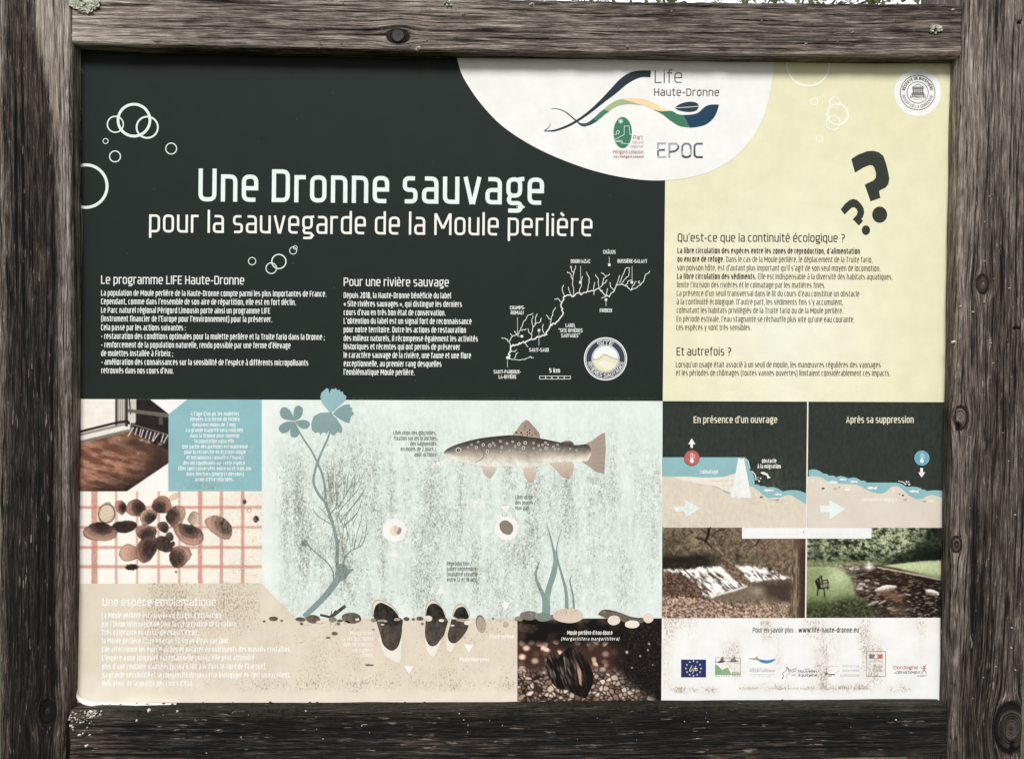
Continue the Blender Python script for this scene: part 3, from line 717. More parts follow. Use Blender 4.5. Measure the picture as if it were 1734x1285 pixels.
def text(art, s, x0, y0, x1, y1, cap, weight, col, ital=0.0, gap=None, rd=1.0, seg=3, fn=None, wobble=0.0):
    """set a line so that it runs from (x0, y0) to (x1, y1) along its baseline"""
    t = weight; Lw = math.hypot(x1 - x0, y1 - y0) / cap; g = 0.105 if gap is None else gap
    k = 1.0
    for _ in range(12):
        wd, items = layout(s, t, k, g * (0.6 + 0.4 * k), rd)
        k *= (Lw / wd) ** 1.25
        k = min(max(k, .25), 4)
    wd, items = layout(s, t, k, g * (0.6 + 0.4 * k), rd)
    sc = Lw / wd
    ux, uy = (x1 - x0) / (Lw * cap), (y1 - y0) / (Lw * cap)
    for gi, (gx, st) in enumerate(items):
        for si, p in enumerate(st):
            pts, cl = rounded(p, seg); P = np.array(pts)
            X = (gx + P[:, 0] + ital * P[:, 1]) * cap * sc; Y = P[:, 1] * cap
            Q = fn(X, Y) if fn else np.column_stack([x0 + X * ux + Y * uy, y0 + X * uy - Y * ux])
            art.stroke(Q, t * cap, col, dy=si + 0.01 * (gi % 2), closed=cl)
def lines(art, L, cap, weight, col, drop=0.005, **kw):
    for s, x0, y, x1 in L: text(art, s, x0, y, x1, y + drop * (x1 - x0), cap, weight, col, seg=2, **kw)
def centred(art, L, cap, weight, col, **kw):
    for s, cx, y, wd in L: text(art, s, cx - wd / 2, y, cx + wd / 2, y, cap, weight, col, seg=2, **kw)
def one(name, parent, layer, *a, label=None, dk=1.0, **kw):
    A = Art(); text(A, *a, **kw); return A.build(name, parent, layer, label=label, dk=dk)
def block(name, parent, layer, *a, fnc=lines, dk=1.0, **kw):
    A = Art(); fnc(A, *a, **kw); return A.build(name, parent, layer, dk=dk)
def field(name, pts_or_rect, col, layer, parent=None, step=8, fn=None, label=None):
    A = Art()
    c = pts_or_rect
    if len(c) == 4 and not hasattr(c[0], '__len__'): c = [(c[0], c[1]), (c[2], c[1]), (c[2], c[3]), (c[0], c[3])]
    A.quad(c, step, fn or col); return A.build(name, parent or panel, layer, label=label)
def bubbles(parent, layer, L, col):
    for i, (cx, cy, r, wd) in enumerate(L):
        A = Art(); A.ring(cx, cy, r, wd, col, dy=i % 5); A.build('bubble', parent, layer)
def flat(c, n): return np.repeat(alb(c)[None, :], n, 0)

# backing board
def board():
    x0, y0, x1, y1 = 124, 60, 1640, 1189
    pts = [(x0, y0), (x1, y0), (x1, y1), (x0, y1)]
    v = []
    for yy in (0.0, 0.004):
        for p in pts:
            X, Z = plane(*p); v.append((float(X), yy, float(Z)))
    v = np.array(v) - ORG
    return new_mesh_object('backing_board', v, [(3, 2, 1, 0), (4, 5, 6, 7), (0, 1, 5, 4), (1, 2, 6, 5), (2, 3, 7, 6), (3, 0, 4, 7)], BOARD, panel)
board()
DARK, WHITE, YEL, MINT, SAND, TEAL, INK = (35, 43, 40), (243, 242, 239), (237, 236, 207), (226, 239, 232), (228, 218, 200), (144, 189, 195), (50, 48, 40)
LETW = (240, 243, 238)

# ---- dark title field
tf = field('title_field', [(124, 60), (1129.0, 60), (1122.2, 679), (124, 675.4)], DARK, 1)
one('title_lettering', tf, 2, 'Une Dronne sauvage', 336, 341.2, 921, 347.2, 55.5, .128, (232, 243, 238), seg=5, gap=.125)
one('subtitle_lettering', tf, 2, 'pour la sauvegarde de la Moule perlière', 252.5, 393.6, 1003, 400.4, 36.5, .108, (246, 243, 236), seg=5, gap=.13)
one('heading', tf, 2, 'Le programme LIFE Haute-Dronne', 171.3, 480.8, 413.5, 482, 14.4, .118, LETW)
block('paragraph', tf, 2, [
    ('La population de Moule perlière de la Haute-Dronne compte parmi les plus importantes de France.', 171.3, 500.8, 552.6),
    ("Cependant, comme dans l'ensemble de son aire de répartition, elle est en fort déclin.", 171.3, 515.2, 501),
    ('Le Parc naturel régional Périgord Limousin porte ainsi un programme LIFE', 171.3, 529.9, 457.4),
    ("(instrument financier de l'Europe pour l'environnement) pour la préserver.", 171.5, 544.2, 461),
    ('Cela passe par les actions suivantes :', 171.3, 559.1, 314.4),
    ('- restauration des conditions optimales pour la mulette perlière et la Truite fario dans la Dronne ;', 171.3, 573.8, 549.7),
    ("- renforcement de la population naturelle, rendu possible par une ferme d'élevage", 171.5, 588.4, 492),
    ('de mulettes installée à Firbeix ;', 171.5, 602.8, 293),
    ("- amélioration des connaissances sur la sensibilité de l'espèce à différents micropolluants", 171.7, 617.5, 522),
    ("retrouvés dans nos cours d'eau.", 171.7, 632, 294)], 9.6, .125, LETW, drop=.0045)
one('heading', tf, 2, 'Pour une rivière sauvage', 582, 484.4, 760, 485.4, 14.2, .118, LETW)
block('paragraph', tf, 2, [
    ('Depuis 2018, la Haute-Dronne bénéficie du label', 582, 504.7, 763.5),
    ('« Site rivières sauvages », qui distingue les derniers', 582, 519.1, 782),
    ("cours d'eau en très bon état de conservation.", 582, 533.7, 754.5),
    ("L'obtention du label est un signal fort de reconnaissance", 582, 548.1, 798.5),
    ('pour notre territoire. Outre les actions de restauration', 582, 562.7, 789),
    ('des milieux naturels, il récompense également les activités', 582, 577.4, 809),
    ('historiques et récentes qui ont permis de préserver', 582, 591.5, 779),
    ('le caractère sauvage de la rivière, une faune et une flore', 582, 605.9, 797.5),
    ('exceptionnelle, au premier rang desquelles', 582, 620.3, 747.5),
    ("l'emblématique Moule perlière.", 582, 634.7, 702)], 9.6, .125, LETW, drop=.0045)
bubbles(tf, 2, [(227, 204, 27, 4.6), (195.5, 211, 13.5, 2.2), (249.5, 216, 18, 3), (179, 239.3, 4.3, 1.2), (195, 265.3, 9.2, 1.8), (290, 252, 9.2, 1.7), (145.5, 315.5, 36, 5),
                (427, 442.3, 6.2, 1.3), (472.3, 443, 12, 2), (459.5, 454.3, 9, 1.6), (496.5, 424.5, 6, 1.2), (500, 419.3, 3.2, 1.0)], (232, 240, 236))
# river map
def jag(P, amp, n=4, seed=1):
    r = random.Random(seed); o = []
    for (a, b), (c, d) in zip(P[:-1], P[1:]):
        for i in range(n):
            u = i / n; o.append((a + (c - a) * u + r.uniform(-amp, amp) * (i > 0), b + (d - b) * u + r.uniform(-amp, amp) * (i > 0)))
    return o + [P[-1]]
zz = lambda P, ox=800, oy=320, s=3.893: [(ox + a / s, oy + b / s) for a, b in P]
A = Art()
main = [(245, 1120), (243, 1080), (252, 1035), (280, 1030), (310, 1015), (345, 1012), (385, 990), (435, 975), (480, 962), (500, 930), (515, 895), (545, 890), (575, 855), (600, 818), (585, 780), (590, 745), (610, 710), (630, 700), (665, 710), (695, 685), (720, 697), (755, 675), (800, 672), (835, 655), (855, 680), (880, 708), (905, 705), (935, 670), (950, 630), (985, 625), (1010, 640), (1045, 668), (1085, 650), (1110, 630), (1130, 600), (1140, 570), (1170, 540)]
mp = zz(jag(main, 6, 4, 3)); A.stroke(mp, list(np.linspace(2.3, 1.0, len(mp))), LETW)
trib = [[(252, 1035), (240, 1005), (215, 985), (192, 980)], [(240, 1005), (265, 970), (300, 960), (318, 930), (335, 880), (360, 840), (400, 820)], [(300, 960), (285, 950), (280, 935)],
        [(318, 930), (345, 930), (352, 922)], [(265, 970), (250, 955)], [(385, 990), (390, 960), (400, 910), (420, 885), (450, 875), (455, 850)], [(400, 910), (392, 870), (398, 835)], [(412, 890), (415, 850), (425, 822)],
        [(390, 960), (370, 945), (365, 920)], [(480, 962), (462, 930), (467, 890)], [(515, 895), (515, 860), (485, 832)], [(515, 865), (530, 820), (547, 780)], [(590, 745), (560, 722), (540, 726)],
        [(605, 712), (592, 670), (600, 632)], [(655, 710), (632, 645)], [(665, 705), (662, 600), (645, 560), (625, 545)], [(662, 600), (670, 540), (680, 505)], [(668, 565), (650, 520), (648, 508)],
        [(700, 690), (718, 640), (725, 575)], [(755, 675), (770, 610), (765, 575), (750, 548)], [(800, 672), (806, 615)], [(835, 655), (830, 600), (810, 562)], [(840, 650), (870, 620), (890, 600)], [(855, 630), (862, 590), (905, 560)],
        [(880, 575), (848, 552)], [(880, 708), (890, 655)], [(935, 670), (910, 640), (905, 615)], [(945, 640), (970, 570)], [(970, 620), (985, 580), (1010, 525), (1030, 517)], [(985, 622), (1005, 595), (1030, 575), (1035, 520)],
        [(1010, 640), (1030, 605), (1050, 600)], [(1045, 668), (1055, 640), (1080, 610)], [(1110, 630), (1095, 620), (1100, 605)], [(245, 1120), (290, 1125), (345, 1125), (380, 1105), (403, 1115)], [(275, 1118), (300, 1078)],
        [(250, 1075), (280, 1072), (292, 1058)], [(345, 1012), (368, 1042)], [(802, 672), (802, 698)], [(880, 708), (850, 722)]]
for i, P in enumerate(trib): A.stroke(zz(jag(P, 4, 4, i + 10)), 1.0, LETW, dy=1 + i % 3)
for x, y in [(231, 1112), (326, 971), (439, 932), (711, 616), (902, 501), (1051, 616), (880, 730)]:
    q = zz([(x - 8, y - 8), (x + 8, y - 8), (x + 8, y + 8), (x - 8, y + 8)]); A.poly(q, LETW, dy=5)
for P in [[(231, 1125), (231, 1175)], [(297, 845), (297, 971)], [(438, 945), (438, 1032)], [(713, 508), (713, 610)], [(902, 447), (902, 492)], [(1052, 508), (1052, 610)], [(880, 740), (880, 772)], [(297, 971), (320, 971)]]:
    A.stroke(zz(P), .8, (215, 218, 212), dy=4)
for k in range(5):
    A.stroke(zz([(442 + 41 * k, 1233), (482 + 41 * k, 1233), (482 + 41 * k, 1252), (442 + 41 * k, 1252)]), .9, LETW, dy=k % 2, closed=True)
A.build('river_map', tf, 2)
for s_, cx, cy, wd in [
    ('DOURNAZAC', 983.1, 445.6, 33), ('CHÂLUS', 1031.8, 429.9, 21), ('BUSSIÈRE-GALANT', 1070.8, 445.4, 50), ('CHAMPS-', 876.3, 524.2, 25.5), ('ROMAIN', 876, 532.7, 22),
    ('FIRBEIX', 1026.2, 528.8, 21), ('LABEL', 966, 554, 16.5), ('"SITE RIVIÈRES', 966, 562.8, 40.5), ('SAUVAGES"', 966, 571.3, 31.5), ('SAINT-SAUD', 912.6, 595.5, 33),
    ('SAINT-PARDOUX-', 859, 632.5, 46), ('LA-RIVIÈRE', 859.3, 641, 30)]:
    one('place_name', tf, 2, s_, cx - wd / 2, cy, cx + wd / 2, cy, 6.3, .145, LETW, gap=.08)
one('scale_lettering', tf, 2, '5 km', 930, 630.9, 948.3, 631, 7.4, .18, LETW)
# round river badge
def arc_text(A, s, cx, cy, r, a_mid, span, cap, wt, col, inward=False, **kw):
    L_ = math.radians(span) * r
    if not inward:
        fn = lambda X, Y: np.column_stack([cx + (r + Y) * np.sin(math.radians(a_mid - span / 2) + X / r), cy - (r + Y) * np.cos(math.radians(a_mid - span / 2) + X / r)])
    else:
        fn = lambda X, Y: np.column_stack([cx + (r - Y) * np.sin(math.radians(a_mid + span / 2) - X / r), cy - (r - Y) * np.cos(math.radians(a_mid + span / 2) - X / r)])
    text(A, s, 0, 0, L_, 0, cap, wt, col, fn=fn, seg=2, **kw)
bx, by = 1025.3, 607.6
A = Art(); A.disc(bx, by, 36.5, col=(243, 243, 240), n=64); A.disc(bx, by, 34.6, col=(62, 68, 84), dy=2, n=64); A.disc(bx, by, 33.6, col=(243, 243, 240), dy=4, n=64)
A.disc(bx, by, 32.6, col=(62, 68, 84), dy=6, n=64); A.disc(bx, by, 23.5, col=(243, 243, 240), dy=8, n=64); A.disc(bx, by, 22.3, col=(62, 68, 84), dy=10, n=64); A.disc(bx, by, 21.6, col=(246, 246, 243), dy=12, n=64)
hill = [(1003.8, 608.5)] + [(1003.8 + q, 608.5 - h_) for q, h_ in [(6, 0), (12, 2), (16, 6.5), (20, 8), (25, 7), (30, 3.5), (37, 1.5), (43, 0.5)]]
low = [(bx + 21.5 * math.cos(a), by + 21.5 * math.sin(a)) for a in np.linspace(math.radians(2), math.radians(178), 24)]
A.poly(hill + low, (232, 229, 196), dy=14); A.stroke(hill, 0.9, (90, 95, 90), dy=16)
A.poly([(1010, 615), (1022, 610), (1036, 614), (1040, 620), (1030, 626), (1018, 620)], (240, 238, 222), dy=16)
bd = A.build('river_badge', tf, 2)
A = Art(); arc_text(A, 'SITE', bx, by, 24.3, 0, 56, 7.2, .15, (245, 245, 242), rd=.6); A.build('badge_lettering', tf, 6)
A = Art(); arc_text(A, 'RIVIÈRES SAUVAGES', bx, by, 31.2, 180, 158, 6.6, .15, (245, 245, 242), inward=True, rd=.6)
A.build('badge_lettering', tf, 6)

# ---- pale yellow field
def yel(X, Y):
    n = fbm(X / 60, Y / 60, 41)[..., None]; e = blob(X, Y, 1330, 540, 170, 190)[..., None]
    return alb((233, 229, 193)) * (1 - e) + alb((239, 238, 217)) * e + (n - .5) * np.array([.01, .03, .06])
sf = field('side_field', [(1129.0, 60), (1640, 60), (1640, 681), (1122.2, 679)], YEL, 1, fn=yel)
def qmark(pts, dot, name='question_mark'):
    A = Art(); A.poly(pts, (56, 60, 54)); A.disc(*dot, col=(56, 60, 54)); A.build(name, sf, 2)
q4 = lambda P: [(1294 + a / 3.893, b / 3.893) for a, b in P]
q8 = lambda P: [(1130 + a / 3.893, 320 + b / 3.893) for a, b in P]
qmark(q4([(574, 1050), (620, 1020), (680, 998), (720, 996), (755, 1005), (785, 1030), (802, 1075), (818, 1140), (825, 1180), (818, 1215), (800, 1238), (765, 1255), (757, 1262)]) +
      [(1490.5, 335.6), (1474, 341.3)] + q4([(662, 1218), (722, 1190), (736, 1170), (736, 1140), (725, 1105), (712, 1092), (695, 1090), (655, 1106), (598, 1140)]), (1489.5, 363.8, 12.7, 13.8))
qmark(q8([(1143, 135), (1170, 100), (1200, 75), (1225, 66), (1250, 74), (1275, 98), (1292, 125), (1298, 155), (1290, 185), (1278, 198), (1290, 212), (1262, 242), (1222, 200), (1248, 172), (1254, 150), (1245, 130), (1232, 122), (1215, 124), (1168, 170)]),
      (1466.2, 390, 7.0, 8.2))
one('heading', sf, 2, "Qu'est-ce que la continuité écologique ?", 1147.5, 409.4, 1430.5, 410.2, 13.8, .122, (44, 42, 32), seg=4)
yl = [("La libre circulation des espèces entre les zones de reproduction, d'alimentation", 1147, 429.2, 1456, 1), ('ou encore de refuge.', 1147, 443.6, 1226.3, 1), ('Dans le cas de la Moule perlière, le déplacement de la Truite fario,', 1229.5, 443.9, 1477, 0),
      ("son poisson hôte, est d'autant plus important qu'il s'agit de son seul moyen de locomotion.", 1146.6, 458.2, 1490.5, 0), ('La libre circulation des sédiments.', 1146.4, 472.6, 1280.4, 1), ('Elle est indispensable à la diversité des habitats aquatiques,', 1283.7, 473, 1511, 0),
      ("limite l'incision des rivières et le colmatage par les matières fines.", 1146.2, 487, 1397.5, 0), ("La présence d'un seuil transversal dans le lit du cours d'eau constitue un obstacle", 1145.8, 501.4, 1455, 0),
      ("à la continuité écologique. D'autre part, les sédiments fins s'y accumulent,", 1145.8, 515.7, 1427.5, 0), ('colmatant les habitats privilégiés de la Truite fario ou de la Moule perlière.', 1145.8, 530.1, 1427.5, 0),
      ("En période estivale, l'eau stagnante se réchauffe plus vite qu'une eau courante,", 1145.5, 544.8, 1446.5, 0), ('ces espèces y sont très sensibles.', 1145, 559.1, 1272, 0)]
A = Art()
for s_, a, y, b, bold in yl:
    text(A, s_, a, y, b, y + .0035 * (b - a), 9.4, .155 if bold else .112, (44, 41, 30) if bold else (74, 68, 50), seg=2)
A.build('paragraph', sf, 2)
one('heading', sf, 2, 'Et autrefois ?', 1145.5, 602, 1238, 602.2, 13.8, .122, (44, 42, 32), seg=4)
block('paragraph', sf, 2, [("Lorsqu'un usage était associé à un seuil de moulin, les manœuvres régulières des vannages", 1144.6, 622, 1491), ('et les périodes de chômages (toutes vannes ouvertes) limitaient considérablement ces impacts.', 1144.4, 636, 1507.5)], 9.4, .112, (70, 64, 46), drop=.002)
bubbles(sf, 2, [(1368.5, 110, 36, 2.6), (1378.5, 172.5, 6, 1.2), (1413.3, 174, 8.8, 1.6), (1418, 194.5, 17.5, 2.6), (1410.5, 209, 11.8, 1.8), (1387.3, 235, 5.7, 1.0), (1395, 164, 2.6, .6)], (253, 253, 244))
# biosphere reserve badge
cx_, cy_ = 1553.7, 157.3
A = Art(); A.disc(cx_, cy_, 39.6, 40, (244, 243, 240), n=64); bb = A.build('reserve_badge', sf, 2)
A = Art(); K = (64, 62, 60)
A.ring(cx_, cy_, 29.3, 1.1, K); A.ring(cx_, cy_, 18, 1.0, K)
A.poly([(1543.5, 148.5), (1554.5, 142.3), (1565, 148.5)], K, dy=1); A.poly([(1546.5, 147.6), (1554.5, 143.8), (1562, 147.6)], (244, 243, 240), dy=2)
A.poly([(1544.5, 149.2), (1564.2, 149.2), (1564.2, 150.6), (1544.5, 150.6)], K, dy=1); A.poly([(1543, 159.2), (1565.5, 159.2), (1565.5, 161.2), (1543, 161.2)], K, dy=1)
for k in range(6): A.poly([(1545.4 + 3.2 * k, 150.6), (1547.2 + 3.2 * k, 150.6), (1547.2 + 3.2 * k, 157.6), (1545.4 + 3.2 * k, 157.6)], K, dy=1)
A.poly([(1544.2, 157.6), (1564.6, 157.6), (1564.6, 158.6), (1544.2, 158.6)], K, dy=1)
A.build('emblem', sf, 3)
A = Art(); arc_text(A, 'RÉSERVE DE BIOSPHÈRE', cx_, cy_, 21.6, 0, 162, 5.2, .19, K); A.build('badge_lettering', sf, 3)
A = Art(); arc_text(A, 'BASSIN DE LA DORDOGNE', cx_, cy_, 26.4, 180, 160, 4.8, .13, (96, 94, 92), inward=True); A.build('badge_lettering', sf, 3)
A = Art(); text(A, 'APPROUVÉE', 1540.5, 166.4, 1567.5, 166.4, 4.3, .19, K, seg=2); A.stroke([(1545, 168.6), (1550, 169.4), (1556, 168.4), (1562, 169.2)], .5, (120, 118, 115))
A.build('badge_lettering', sf, 3)

# ---- white logo disc overlapping both fields
dp = [(771, 60), (772, 85), (773, 95), (780.6, 123), (794.8, 149), (815, 177), (841, 205.5), (869, 227.5), (900, 246.5), (931, 262), (962.7, 275), (1000, 288), (1040, 298), (1075, 303.6), (1101, 305.8), (1127, 305.6), (1160, 302.4), (1197, 293), (1220, 282.5), (1240, 269.5), (1256, 255.5), (1270, 239), (1281, 222), (1290, 203), (1297, 186), (1303.5, 157), (1308.5, 128), (1310.5, 112), (1311, 85), (1311, 60)]
def smooth(P, n=4):
    P = np.asarray(P, float); o = []
    for i in range(len(P) - 1):
        a, b, c, d = P[max(i - 1, 0)], P[i], P[i + 1], P[min(i + 2, len(P) - 1)]
        for k in range(n):
            u = k / n; o.append(.5 * ((2 * b) + (c - a) * u + (2 * a - 5 * b + 4 * c - d) * u * u + (3 * b - a - 3 * c + d) * u ** 3))
    return np.array(o + [P[-1]])
A = Art(); A.poly(smooth(dp), WHITE); ld = A.build('logo_disc', panel, 3)
zl = lambda P: [(900 + a / 5.1, 100 + b / 5.1) for a, b in P]
NAVY = (44, 56, 64)
A = Art()
# long dark wave
up = smooth(zl([(110, 622), (200, 612), (300, 575), (400, 520), (500, 445), (600, 350), (680, 265), (760, 180), (840, 125), (920, 104), (1032, 102)]), 5)
dn = smooth(zl([(110, 628), (200, 628), (310, 592), (410, 538), (520, 462), (630, 375), (730, 300), (820, 225), (900, 178), (960, 160), (1026, 162)]), 5)
A.band(up, dn, alb(NAVY)); A.stroke(smooth(zl([(112, 622), (145, 598), (162, 570), (168, 553)])), 1.6, (70, 74, 78), dy=1, w2=.5)
A.stroke(smooth(zl([(170, 430), (230, 435), (290, 458), (350, 505), (400, 548), (430, 572), (470, 580)])), .9, NAVY, dy=2, w2=3.2)
def wave(seg_top, seg_bot, col, dy): A.band(smooth(zl(seg_top), 5), smooth(zl(seg_bot), 5), alb(col), dy)
wave([(400, 548), (440, 558), (470, 556), (500, 542), (530, 518)], [(400, 552), (440, 578), (480, 580), (520, 566), (575, 535)], (52, 80, 90), 3)
wave([(530, 518), (560, 492), (590, 462), (625, 437)], [(560, 540), (600, 512), (630, 485), (668, 458)], (74, 128, 104), 4)
wave([(625, 437), (680, 390), (740, 358), (800, 345), (850, 350)], [(665, 458), (720, 420), (790, 398), (860, 392), (950, 402)], (172, 184, 142), 3)
wave([(770, 352), (840, 340), (900, 342), (980, 352), (1060, 385), (1130, 425), (1210, 455)], [(800, 356), (860, 372), (920, 392), (980, 408), (1050, 438), (1120, 456), (1205, 462)], (243, 220, 172), 5)
wave([(1050, 438), (1120, 454), (1210, 452), (1260, 478), (1312, 486)], [(1052, 440), (1130, 480), (1200, 535), (1280, 582), (1370, 594)], (70, 124, 98), 6)
wave([(1312, 486), (1380, 482), (1440, 465), (1490, 420), (1540, 398), (1617, 396)], [(1370, 596), (1440, 588), (1510, 566), (1570, 515), (1600, 460), (1616, 410)], (36, 68, 92), 5)
sh = smooth(zl([(1235, 425), (1275, 395), (1330, 376), (1385, 372), (1430, 385), (1443, 415), (1420, 448), (1370, 460), (1310, 455), (1260, 442), (1235, 425)]))
A.poly(sh[:-1], (46, 66, 74), dy=8); A.stroke(zl([(1236, 427), (1330, 420), (1443, 412)]), 1.1, (225, 228, 228), dy=10)
A.build('wave_logo', ld, 4)
A = Art(); HC = (62, 66, 68)
text(A, 'Life', 1108.5, 141.2, 1155, 141.2, 21.5, .085, (84, 88, 90), rd=2.0, seg=5, gap=.14); text(A, 'Haute-Dronne', 1107.5, 163, 1217.5, 163.4, 12.8, .125, HC, rd=2.0, seg=5, gap=.13)
A.build('lettering', ld, 4)
A = Art(); A.disc(900 + 787 / 5.1, 100 + 638 / 5.1, 15.6, 26.5, (66, 126, 100), n=48); LW = (225, 235, 228)
for P in [[(712, 655), (735, 652), (732, 632), (745, 618), (762, 632), (745, 652)], [(718, 690), (745, 685), (775, 668), (800, 655), (800, 582), (842, 580), (850, 655), (868, 655)], [(716, 706), (778, 706), (790, 728), (815, 735), (845, 735)], [(730, 716), (770, 716), (785, 738)]]:
    A.stroke(zl(P), 0.9, LW, dy=1)
for k in range(4):
    a = math.pi * k / 4 + .2; A.stroke(zl([(770 - 22 * math.cos(a), 540 - 22 * math.sin(a)), (770 + 22 * math.cos(a), 540 + 22 * math.sin(a))]), 1.1, LW, dy=1 + k)
A.build('park_logo', ld, 4)
A = Art(); RD = (158, 100, 92)
text(A, 'Parc', 1072.5, 237, 1089.5, 237, 7.6, .13, RD, seg=3); text(A, 'naturel', 1070, 244, 1089.5, 244, 5, .12, (186, 140, 132), seg=2); text(A, 'régional', 1067, 250.8, 1089, 250.8, 5, .12, (186, 140, 132), seg=2)
text(A, 'Périgord-Limousin', 1038, 261, 1089.3, 261, 6.2, .13, RD, seg=2); text(A, 'Parc Peirigòrd-Lemosin', 1038.5, 268, 1089.3, 268, 4.2, .17, (150, 84, 80), ital=.2, seg=2)
A.build('park_lettering', ld, 4)
# two-tone four letter logo
ze = lambda P: zl(P)
A = Art(); wE = 17 / 5.1; up_, dn_ = (168, 177, 182), (178, 187, 184)
E1 = (84, 98, 112)
A.stroke(ze([(1162, 732), (1092, 732), (1092, 780)]), wE, up_); A.stroke(ze([(1092, 790), (1092, 838)]), wE * .9, E1, dy=1); A.stroke(ze([(1100, 790), (1152, 786)]), wE, E1, dy=2); A.stroke(ze([(1086, 848), (1164, 848)]), wE, dn_, dy=3)
A.stroke(ze([(1190, 856), (1190, 734), (1250, 734), (1265, 750), (1268, 775)]), wE, (168, 176, 180)); A.stroke(ze([(1190, 806), (1240, 798), (1262, 780), (1270, 755)]), wE, E1, dy=2)
A.stroke(ze([(1300, 800), (1302, 755), (1320, 734), (1355, 734), (1373, 752), (1376, 790)]), wE, (120, 132, 144)); A.stroke(ze([(1298, 800), (1300, 825), (1318, 846)]), wE, (170, 178, 176), dy=1); A.stroke(ze([(1300, 838), (1330, 852), (1360, 846), (1376, 828)]), wE, (76, 66, 66), dy=2); A.stroke(ze([(1377, 785), (1376, 832)]), wE, (176, 184, 180), dy=3)
A.stroke(ze([(1480, 734), (1425, 734), (1408, 752), (1406, 795)]), wE, (92, 104, 118)); A.stroke(ze([(1406, 790), (1408, 835), (1425, 850), (1480, 850)]), wE, (84, 72, 70), dy=1)
A.build('association_logo', ld, 4)

# ================================================================== lower half: pictures and drawings
def lerp(a, b, t):
    a = np.asarray(a, float); b = np.asarray(b, float); t = np.asarray(t)[..., None]
    return a * (1 - t) + b * t
def inpoly(X, Y, P):
    P = np.asarray(P, float); r = np.zeros(X.shape, bool); n = len(P)
    for i in range(n):
        (x1, y1), (x2, y2) = P[i], P[(i + 1) % n]
        if y1 == y2: continue
        c = ((y1 > Y) != (y2 > Y)) & (X < (x2 - x1) * (Y - y1) / (y2 - y1) + x1); r ^= c
    return r
def segd(X, Y, P):
    d = np.full(X.shape, 1e9)
    for (x1, y1), (x2, y2) in zip(P[:-1], P[1:]):
        dx, dy = x2 - x1, y2 - y1; t = np.clip(((X - x1) * dx + (Y - y1) * dy) / (dx * dx + dy * dy + 1e-9), 0, 1)
        d = np.minimum(d, np.hypot(X - x1 - t * dx, Y - y1 - t * dy))
    return d
def put(c, m, col):
    m = np.clip(np.asarray(m, float), 0, 1)[..., None]; return c * (1 - m) + np.asarray(col, float) * m
def cells(X, Y, n, box, seed, ax=1.0, sizes=(1, 1)):
    """random pebbles: distance to the nearest and second nearest centre, and a random value of the nearest"""
    r = np.random.RandomState(seed); px = r.uniform(box[0], box[2], n); py = r.uniform(box[1], box[3], n); rv = r.rand(n)
    d1 = np.full(X.shape, 1e9); d2 = d1.copy(); v = np.zeros(X.shape)
    for i in range(n):
        d = np.hypot((X - px[i]) / ax, Y - py[i]) / (sizes[0] + (sizes[1] - sizes[0]) * rv[i])
        nn = d < d1; d2 = np.where(nn, d1, np.minimum(d2, d)); v = np.where(nn, rv[i], v); d1 = np.where(nn, d, d1)
    return d1, d2, v
def picture(name, corners, step, paint, layer=1, label=None):
    A = Art(); A.quad(corners, 1.15, lambda X, Y: alb(np.clip(sum(paint(X + a, Y + b) for a, b in ((-.35, -.2), (.2, -.35), (.35, .2), (-.2, .35))) / 4, 0, 255))); return A.build(name, panel, layer, label=label)

